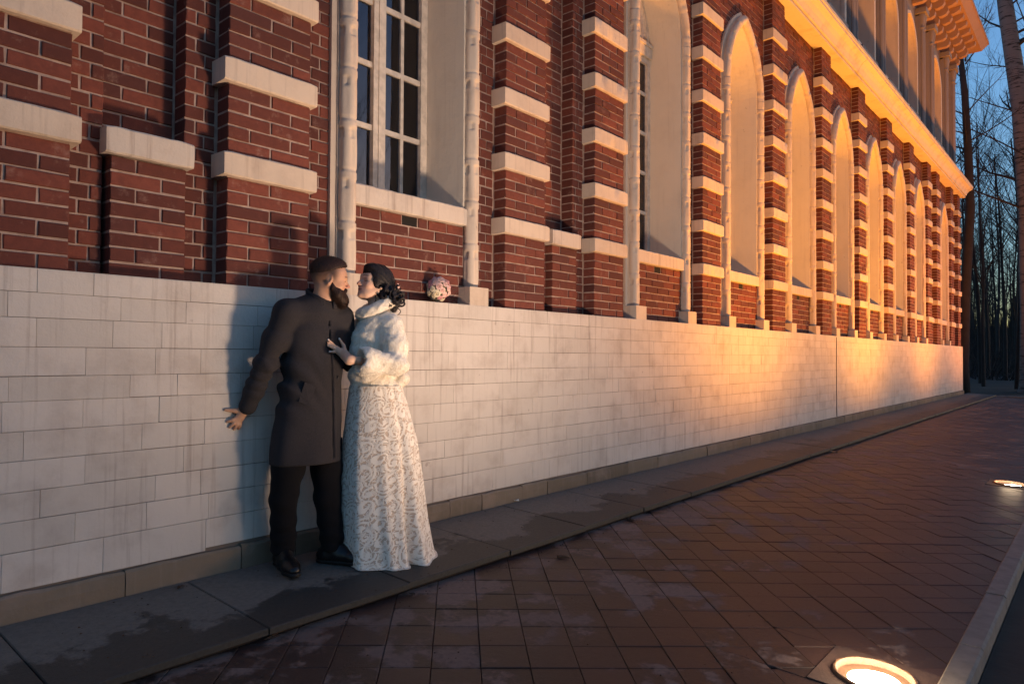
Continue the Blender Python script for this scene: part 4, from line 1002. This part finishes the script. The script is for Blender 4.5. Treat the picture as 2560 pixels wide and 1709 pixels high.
for pts, r in (([(985, 755), (996, 764), (1006, 766), (1013, 760), (1008, 752)], .006), ([(985, 770), (998, 772), (1003, 778), (998, 785), (990, 788)], .0025), ([(938, 735), (941, 748), (936, 756), (941, 762)], .0035), ([(1000, 742), (1010, 752), (1012, 762)], .003), ([(923, 690), (929, 710), (938, 728), (948, 742)], .006)):
    P_ = [Vector(wp(x, y, .06 if x < 960 else .0)) for x, y in pts]; sm = []
    for i in range(len(P_)-1):
        for j in range(4): sm.append(P_[i].lerp(P_[i+1], j/4))
    sm.append(P_[-1]); 
    for _ in range(3): sm = [sm[0]]+[(sm[i-1]+sm[i]*2+sm[i+1])/4 for i in range(1, len(sm)-1)]+[sm[-1]]
    cu.tube(sm, [r*.6]+[r]*(len(sm)-2)+[r*.2], 6)
cu.build('loose_curls', M['black_hair'], woman, True)
# hair flower and earring
def rose_geo(r, seed, petals=11):
    rr = random.Random(seed); m = MB()
    for k in range(petals):
        t = k/petals; a0 = k*2.4+rr.uniform(-.2, .2); tl = .15+.95*t; rad = r*(.18+.62*t); w = 1.0+.35*t; n = 5
        v = []
        for j in range(n):
            b = a0+(j/(n-1)-.5)*w*1.9
            for h_, q in ((-.35, .45), (.15, .95), (.55-.28*t, 1.0+.18*t), (.50-.34*t, 1.18+.20*t)):
                v.append((math.cos(b)*rad*q, math.sin(b)*rad*q, r*(h_+.25*(1-t)+rr.uniform(-.03, .03))))
        m.add(v, [(j*4+i, (j+1)*4+i, (j+1)*4+i+1, j*4+i+1) for j in range(n-1) for i in range(3)])
    m.lathe([(.001, -.5*r), (.5*r, -.2*r), (.42*r, .2*r), (.12*r, .52*r), (.001, .55*r)], 8); return m
M['rose_pink'] = mat_plain('rose_pink', (.74, .38, .39), .7); M['rose_pale'] = mat_plain('rose_pale', (.82, .55, .50), .7); M['rose_cream'] = mat_plain('rose_cream', (.84, .74, .54), .7); M['leaf'] = mat_plain('leaf', (.15, .16, .08), .6)
q = rose_geo(.022, 3, 8); o = ob('hair_flower', q.v, q.f, M['rose_pale'], woman, True); fp = wp(993, 716, .02); o.location = tuple(fp); o.rotation_euler = Vector(RH*.8+CH*.5).to_track_quat('Z', 'Y').to_euler()
pe = MB()
for x, y in ((989, 719), (990, 727), (992.5, 731)): pe.lathe([(.0005, -.004), (.004, -.002), (.004, .002), (.0005, .004)], 8, tuple(wp(x, y, .03)))
pe.build('hair_pearls', M['pearl'], woman, True)
er = MB()
for k, (x, y) in enumerate(((942, 742), (944, 748), (941, 752))): er.lathe([(.0005, -.005), (.004, -.002), (.004, .002), (.0005, .005)], 8, tuple(wp(x, y, .075)))
er.build('earring', M['gold'], woman, True)
# fur jacket
c = Clay((2.45, -.95, .86), (3.35, -.10, 1.56), .0075)
tfw = -RH*.90+CH*.43; tsw = CH*.90+RH*.43            # facing the man, near side towards the camera
def torso_ell(z, px0, px1, depth, off=0.):
    a = wp(px0, z, off); b = wp(px1, z, off); return (a+b)/2, np.linalg.norm(b-a)/2, depth
rowsj = [(800, 905, 985, .10), (835, 880, 1000, .115), (870, 872, 1002, .115), (910, 876, 996, .105), (945, 872, 996, .11), (975, 874, 1002, .115)]
zs_ = []; cs_ = []; ru = []; rv = []
for py, x0, x1, dp in rowsj[::-1]:
    ce_, hw_, d_ = torso_ell(py, x0, x1, dp); zs_.append(ce_[2]); cs_.append(ce_); ru.append(hw_); rv.append(d_)
zs_ = np.array(zs_); cs_ = np.array(cs_); zz = c.ax[2]
X = c.ax[0][:, None, None]; Y = c.ax[1][None, :, None]; Z = c.ax[2][None, None, :]
cx_ = np.interp(zz, zs_, cs_[:, 0]); cy_ = np.interp(zz, zs_, cs_[:, 1]); a_ = np.interp(zz, zs_, ru); b_ = np.interp(zz, zs_, rv)
u = (X-cx_)*RH[0]+(Y-cy_)*RH[1]; v = (X-cx_)*CH[0]+(Y-cy_)*CH[1]
d = (np.sqrt((u/a_)**2+(v/b_)**2)-1)*np.minimum(a_, b_)*.85
d = np.maximum(d, Z-zs_.max()-.01)
c.F = np.minimum(c.F, d.astype(np.float32))
c.chain([shF, (shF+shN)/2+UP*.02, shN], [.062, .085, .066], .05); c.cone(nk2-UP*.03, (shF+shN)/2, .07, .10, .05)
c.chain([shN, lerp(shN, elN, .5)+RH*.010, elN+RH*.0], [.080, .080, .082], .012); c.chain([elN, lerp(elN, wrN, .35), lerp(elN, wrN, .62)], [.072, .070, .086], .012)
c.chain([shF, elF, lerp(elF, wrF, .6)], [.075, .07, .07], .03)
c.ell(wp(1003, 948, -.02), (RH, CH, UP), (.05, .09, .045), .03)
c.chain([wp(930, 918, .17), wp(917, 915, .18), wp(918, 935, .165)], [.062, .055, .048], .012); c.chain([wp(968, 850, .16), wp(957, 880, .19), wp(962, 893, .2)], [.006, .012, .006], .02, '-')
pw = lerp(elN, wrN, .66); dw = (wrN-elN)/np.linalg.norm(wrN-elN)
c.cone(pw+dw*.05, pw-dw*.01, .072, .05, .010, '-'); c.cut(pw+dw*.035, dw) if False else None
def fur_relief(X, Y, Z):
    f = .0025*np.sin(X*95+np.sin(Z*60)*1.3)*np.sin(Z*80+Y*70)
    g_ = .007*np.sin(Z*46+X*12)*np.exp(-(((X-elN[0])/.12)**2+((Z-elN[2]-.05)/.10)**2))
    h_ = .006*np.sin((Z+X*.45)*52)*np.exp(-((Z-1.10)/.16)**2)
    return (f+g_+h_)
c.warp(fur_relief); c.cut(wp(940, 981, 0), -UP-RH*.06)
c.ell(nk2+UP*.05, (RH, CH, UP), (.062, .062, .09), .01, '-')
jk = c.mesh('fur_jacket', M['fur'], woman); jkV = c.V
c = Clay(nk2+V3(-.25, -.25, -.16), nk2+V3(.25, .25, .14), .006)
rp = []
for k in range(17):
    t = 2*math.pi*k/16; rp.append(nk2+RH*.092*math.cos(t)+CH*.090*math.sin(t)+UP*(.012+.048*math.cos(t)-.012*math.sin(t))-RH*.008)
c.chain(rp, [.033]*17, .02); c.warp(lambda X, Y, Z: .003*np.sin(X*120)*np.sin(Z*110+Y*80)); cl = c.mesh('fur_collar', M['fur'], woman); clV = c.V
def fur_tufts(o, n, L, seed, name='fur_hairs', down=-1.1, nw=1.):
    me = o.data; nv = len(me.vertices); co = np.zeros(nv*3, np.float32); me.vertices.foreach_get('co', co); co = co.reshape(-1, 3)
    no = np.zeros(nv*3, np.float32); me.vertex_normals.foreach_get('vector', no); no = no.reshape(-1, 3)
    r_ = np.random.RandomState(seed); I = r_.randint(0, nv, n); p = co[I]; d = no[I]*nw+np.array([0, 0, down])+r_.randn(n, 3)*.25; d /= np.linalg.norm(d, axis=1)[:, None]
    s = np.cross(d, r_.randn(n, 3)); s /= np.linalg.norm(s, axis=1)[:, None]; l = L*(.6+.8*r_.rand(n, 1)); w = .0009
    v = np.stack([p-s*w-no[I]*.002, p+s*w-no[I]*.002, p+d*l], 1).reshape(-1, 3); f = np.arange(3*n).reshape(-1, 3)
    t = ob(name, v.tolist(), f.tolist(), o.data.materials[0], o); t['kind'] = 'stuff'
fur_tufts(wh, 7000, .009, 5, 'hair_strands', -1.2, .3); fur_tufts(mh, 9000, .006, 3, 'hair_strands', -.5, .55); fur_tufts(mbd, 9000, .008, 4, 'beard_strands', -1.5, .7)
fur_tufts(jk, 60000, .0065, 1); fur_tufts(cl, 15000, .006, 2)
# lace gown: pleated cloth from waist to hem
def gown():
    rows_ = [(962, 874, 1004, .125), (1000, 868, 1016, .14), (1050, 862, 1030, .155), (1100, 856, 1043, .17), (1200, 850, 1058, .20), (1300, 848, 1070, .24), (1360, 848, 1082, .27), (1388, 850, 1089, .29), (1400, 851, 1092, .295)]
    nU, nV = 220, 150; ys = np.linspace(962, 1400, nV); G = np.random.RandomState(4)
    v = []; uvs = []; ph = [G.uniform(0, 6.28) for _ in range(6)]
    hemz = gz(WF_[1])
    for j, y in enumerate(ys):
        t = j/(nV-1); x0 = np.interp(y, [r[0] for r in rows_], [r[1] for r in rows_]); x1 = np.interp(y, [r[0] for r in rows_], [r[2] for r in rows_]); dp = np.interp(y, [r[0] for r in rows_], [r[3] for r in rows_])
        a = wp(x0, y, 0); b = wp(x1, y, 0); cc = (a+b)/2; hw = np.linalg.norm(b-a)/2
        for i in range(nU+1):
            th = 2*math.pi*i/nU; k = .20+.80*t**1.15
            pl = k*(.085*math.sin(th*5+ph[0]+.4*t)+.055*math.sin(th*9+ph[1]-.5*t)+.018*math.sin(th*19+ph[2]))*(.55+.45*math.sin(th*2+ph[3]))
            fold = -.34*k*math.exp(-((math.atan2(math.sin(th-5.35+.10*t), math.cos(th-5.35+.10*t)))/.13)**2)   # deep fold between front and side panel
            q = 1+pl+fold
            p = cc+RH*hw*math.cos(th)*q+CH*-dp*math.sin(th)*q
            z = p[2]
            zmin = gz(p[1])+.004
            lift = .020*math.sin(th*5+ph[4])*sst(t, .9, 1.)
            front = max(0, -math.sin(th))
            z = z-(.02+.02*front)*sst(t, .75, 1.)+max(0, lift)
            z = max(z, zmin)
            v.append((p[0], p[1], z)); uvs.append((th*.235*(.72+.28*t)+.0, (1-t)*1.05))
    f = [(j*(nU+1)+i, (j+1)*(nU+1)+i, (j+1)*(nU+1)+i+1, j*(nU+1)+i+1) for j in range(nV-1) for i in range(nU)]
    o = ob('lace_gown', v, f, M['lace'], woman, True); uvl = o.data.uv_layers.new(name='UVMap')
    idx = np.zeros(len(o.data.loops), np.int32); o.data.loops.foreach_get('vertex_index', idx); uvl.data.foreach_set('uv', np.array(uvs, np.float32)[idx].ravel())
    sd = o.modifiers.new('thick', 'SOLIDIFY'); sd.thickness = .003
gown()
# ------------------------------------------------------------------ bouquet on the ledge
bq = empty('bridal_bouquet', tuple(at(1098, 752, .0)), 'round bouquet of pink and cream roses lying on the ledge of the white wall', 'bouquet')
bc = np.array(at(1096, 722, .055)); Rb = .082; off = np.array(bq.location)
RG = [rose_geo(.029, 10+k, 12) for k in range(4)]; k = 0; ga = math.pi*(3-math.sqrt(5)); nb = 46
RM = {(i, c_): me_from('rose', RG[i].v, RG[i].f, M[c_], True) for i in range(4) for c_ in ('rose_pink', 'rose_pale', 'rose_cream')}
for k in range(nb):
    yk = 1-2*(k+.5)/nb; rr = math.sqrt(1-yk*yk); d = np.array([math.cos(ga*k)*rr, math.sin(ga*k)*rr, yk])
    sx = d@RH; c_ = 'rose_cream' if (-sx*.8-d[2]*.5+rnd.uniform(-.35, .35)) > .35 else ('rose_pink' if rnd.random() < .5 else 'rose_pale')
    p = bc+d*Rb*rnd.uniform(.84, 1.08)
    if p[2] < 1.638: p[2] = 1.638
    o = inst('rose', RM[(k % 4, c_)], bq, tuple(p-off)); o.rotation_euler = Vector(d).to_track_quat('Z', 'Y').to_euler(); s = rnd.uniform(.75, 1.08); o.scale = (s, s, s)
m = MB(); m.lathe([(.001, -.076), (.055, -.055), (.077, 0), (.055, .055), (.001, .076)], 12, tuple(bc-off)); m.build('foliage', M['leaf'], bq)
for px, py in ((1128, 742), (1136, 748), (1070, 748), (1138, 736), (1124, 752), (1132, 755), (1120, 690), (1074, 700), (1098, 684), (1130, 728)):
    p = np.array(at(px, py, .06))-off; m = MB(); d = RH*rnd.uniform(.3, 1)+UP*rnd.uniform(-.1, .4); w = CH
    m.add([tuple(p), tuple(p+d*.03+w*.012), tuple(p+d*.06), tuple(p+d*.03-w*.012+UP*.004)], [(0, 1, 2), (0, 2, 3)]); m.build('leaf', M['leaf'], bq)
# ------------------------------------------------------------------ small litter
def scrap(name, px, py, size, mat, label, cat, crumple=.012, zoff=.004, ground='slab'):
    g = ray(px, py); z0 = 0 if ground == 'slab' else -.058
    t = (z0+SL*CAM.y-CAM.z)/(g.z-SL*g.y); p = CAM+g*t; r_ = random.Random(px); n = 5; v = []; 
    for j in range(n):
        for i in range(n): v.append(((i/(n-1)-.5)*size[0]+r_.uniform(-.1, .1)*size[0], (j/(n-1)-.5)*size[1]+r_.uniform(-.1, .1)*size[1], zoff+r_.uniform(0, crumple)))
    f = [(j*n+i, j*n+i+1, (j+1)*n+i+1, (j+1)*n+i) for j in range(n-1) for i in range(n-1)]
    o = ob(name, v, f, mat); o.location = p; o.rotation_euler = (0, 0, r_.uniform(0, 3)); sd = o.modifiers.new('s', 'SOLIDIFY'); sd.thickness = .001
    return tag(o, label, cat)
M['paper'] = mat_plain('paper', (.75, .74, .70), .8); M['dry'] = mat_plain('dry_leaf', (.05, .03, .02), .8); M['tan'] = mat_plain('tan_leaf', (.30, .20, .13), .8)
scrap('paper_scrap', 1290, 1253, (.055, .045), M['paper'], 'small crumpled white scrap of paper lying on the grey slabs beside the gown', 'litter', .02)
scrap('dry_leaf', 1577, 1302, (.06, .035), M['dry'], 'dark curled dry leaf on the red pavers just below the slab edge', 'leaf', .015, ground='p')
scrap('dry_leaf', 1030, 1487, (.04, .025), M['dry'], 'tiny dark leaf crumb on the pavers below the gown', 'leaf', .01, ground='p')
scrap('dry_leaf', 2084, 1131, (.11, .06), M['tan'], 'pale leaf lying on the paving near the slab edge far along the wall', 'leaf', .02, ground='p')
scrap('dry_leaf', 1582, 1224, (.04, .025), M['tan'], 'small pale leaf on the grey slabs beyond the paper scrap', 'leaf', .01)
scrap('dry_leaf', 450, 1468, (.04, .03), M['dry'], 'black leaf stuck on the grey slab at the left, below the man', 'leaf', .008)
grit = MB(); G = random.Random(21)
for k in range(900):
    x = 1+10*G.random()**1.5; y = G.choice((G.uniform(-.86, -.05), G.uniform(-3.2, -.9), -.90-abs(G.gauss(0, .05)))); z = (SL*y if y > -.86 else -.058+SL*y)+.001; r = G.choice((.002, .003, .004, .007)); a = G.uniform(0, 6.28)
    grit.add([(x+r*math.cos(a+t)*G.uniform(.6, 1.3), y+r*math.sin(a+t)*G.uniform(.6, 1.3), z) for t in (0, 2.1, 4.2)]+[(x, y, z+r*.7)], [(0, 1, 3), (1, 2, 3), (2, 0, 3)])
tag(grit.build('grit', M['dry']), kind='stuff')
def stick(px, py, px2, py2, r, label):
    ps = []
    for k in range(5):
        g = ray(px+(px2-px)*k/4, py+(py2-py)*k/4); t = (-.058+SL*CAM.y-CAM.z)/(g.z-SL*g.y); ps.append(CAM+g*t+Vector((rnd.uniform(-.004, .004), rnd.uniform(-.004, .004), r+.001)))
    o_ = ps[0].copy(); m = MB(); m.tube([p-o_ for p in ps], [r, r*1.1, r, r*.9, r*.6], 6); o = m.build('twig', M['dry'], None, True); o.location = o_; return tag(o, label, 'twig')
stick(1392, 1393, 1424, 1396, .009, 'short thick dark twig lying alone on the red pavers in front of the gown')
stick(660, 1600, 716, 1572, .003, 'thin dark twig lying against the foot of the slab edge at the left')
stick(672, 1599, 700, 1588, .002, 'shorter thin twig crossing the other twig at the slab edge')
# ------------------------------------------------------------------ trees
def grow(m, p, d, L, r, lev, G, spread=.55, n=6):
    pts = [p.copy()]; rad = [r]; q = p.copy(); dd = d.copy(); k = max(3, int(L/.5)) if lev == 0 else 4
    k = min(k, 14)
    for i in range(k):
        dd = (dd+Vector((G.uniform(-1, 1), G.uniform(-1, 1), G.uniform(-.5, 1)))*(.035 if lev == 0 else .16)+Vector((0, 0, .03))).normalized()
        q = q+dd*(L/k); pts.append(q.copy()); rad.append(r*(1-.80*(i+1)/k))
    m.tube(pts, rad, max(3, n-lev*1), False)
    if lev >= 4: return
    nb = [G.randint(15, 20), G.randint(7, 9), G.randint(5, 6), 4][lev]
    for b in range(nb):
        t = G.uniform(.30 if lev == 0 else .22, .98); i = min(int(t*k), k-1); s = pts[i].lerp(pts[i+1], t*k-i); base = (pts[i+1]-pts[i]).normalized()
        a = G.uniform(0, 6.28); o1 = base.orthogonal().normalized(); o2 = base.cross(o1); side = o1*math.cos(a)+o2*math.sin(a)
        nd = (base*G.uniform(.35, .9)+side*spread*1.25+Vector((0, 0, .15))).normalized()
        grow(m, s, nd, L*G.uniform(.26, .46)*(1.15-.4*t), rad[i]*G.uniform(.34, .52), lev+1, G, spread, n)
TV = []
for sd in range(5):
    G = random.Random(40+sd); tr = MB(); H_ = G.uniform(12, 17)
    grow(tr, Vector((0, 0, -.3)), Vector((G.uniform(-.04, .04), G.uniform(-.04, .04), 1)).normalized(), H_, G.uniform(.085, .15), 0, G)
    TV.append(me_from('bare_tree', tr.v, tr.f, M['bark'], True))
GT = random.Random(11); spots = []
labels = ['bare dark forest tree with thin bare branches behind the far end of the palace']
while len(spots) < 84:
    x = GT.uniform(33, 95) if len(spots) < 44 else GT.uniform(62, 112); lo = -3.816+(1.98/26.3)*x; hi = -3.816+(3.846/28.286)*x; w = hi-lo
    y = GT.uniform(lo-w*.9-1, hi+w*.55+.6)
    if all((x-a)**2+(y-b)**2 > 1.6 for a, b in spots): spots.append((x, y))
for k, (x, y) in enumerate(spots):
    o = bpy.data.objects.new('bare_tree', TV[k % 5]); link(o); o.location = (x, y, -.05); o.rotation_euler = (0, 0, GT.uniform(0, 6.28)); s = GT.uniform(.8, 1.2); o.scale = (s, s, s)
    d_ = 'nearest' if x < 44 else 'middle' if x < 66 else 'farthest'; kd = ['tall slender', 'forked', 'slightly leaning', 'stout', 'thin straight'][k % 5]
    tag(o, f'{kd} bare dark tree in the {d_} rows of the forest beyond the palace corner', 'tree', f'{d_} bare trees of the forest beyond the palace')
# big birch at the right edge and the leaning dark trunk beside the corner
G = random.Random(5); bt = MB(); g0 = at(2575, 975, -1.3); bx = 33.2; by = -3.816+(1.98/26.3)*bx-.28
birch = empty('birch_tree', (bx, by, -.1), 'thick pale birch trunk with dark bark marks at the right edge of the picture', 'tree')
bt.tube([(0, 0, -.2), (0, 0, .15), (0, .01, .6), (.02, .03, 3), (.05, .10, 7), (.1, .30, 11), (.2, .75, 15), (.3, 1.3, 20)], [.62, .46, .40, .36, .33, .31, .27, .12], 16); bt.build('trunk', M['birch'], birch, True)
bb = MB()
for k in range(22):
    z = G.uniform(6.5, 18); a = G.uniform(0, 6.28); f_ = max(0, z-7)/13
    grow(bb, Vector((.05+.2*f_, .1+1.1*f_**1.5, z)), Vector((math.cos(a)*.6, math.sin(a), .35)).normalized(), G.uniform(2.2, 4.5), G.uniform(.03, .07), 1, G, .5)
bb.build('branches', M['bark'], birch, True)
tx = 31.5; ty = -3.816+(3.846/28.286)*tx-.02
t2 = empty('leaning_tree', (tx, ty, -.1), 'dark slightly crooked trunk rising right beside the far corner of the palace', 'tree')
m = MB(); m.tube([(0, 0, -.2), (0, -.02, 1), (.05, -.1, 4), (0, -.28, 7), (.1, -.22, 9), (.1, -.12, 11.5), (.2, .2, 15)], [.26, .19, .17, .16, .15, .12, .06], 10); m.build('trunk', M['bark'], t2, True)
bb = MB()
for k in range(12):
    z = G.uniform(8, 14.5); a = G.uniform(0, 6.28); grow(bb, Vector((.1, -.15, z)), Vector((math.cos(a), math.sin(a), .5)).normalized(), G.uniform(1.5, 3.2), .035, 2, G, .5)
bb.build('branches', M['bark'], t2, True)
# undergrowth: a dense low thicket far back
m = MB(); G = random.Random(9)
for k in range(6000):
    x = 44+56*G.random()**.8; lo = -3.816+.075*x; hi = -3.816+.136*x; y = G.uniform(lo-3, hi+3); h_ = G.uniform(.9, 2.9)*(.4+((x-44)/56)**1.5*3.2)
    p = Vector((x, y, -.1)); q = p+Vector((G.uniform(-.8, .8), G.uniform(-.8, .8), h_)); m.tube([p, p.lerp(q, .5)+Vector((G.uniform(-.2, .2), G.uniform(-.2, .2), 0)), q], [.035, .022, .006], 3, False)
tag(m.build('undergrowth', M['bark']), kind='stuff')
# trees across the path: seen only as reflections in the window panes
for k in range(12):
    x = 6+k*2.6+GT.uniform(-1, 1); y = -13-GT.uniform(0, 9); o = bpy.data.objects.new('bare_tree', TV[k % 5]); link(o); o.location = (x, y, -.3); o.rotation_euler = (0, 0, GT.uniform(0, 6.28))
    tag(o, 'bare tree standing across the path, mirrored in the dark window panes', 'tree', 'trees across the path reflected in the windows')
for root in (man, woman):                # parts were modelled in place: express them relative to their person's feet
    for ch_ in list(root.children): ch_.location = ch_.location-root.location
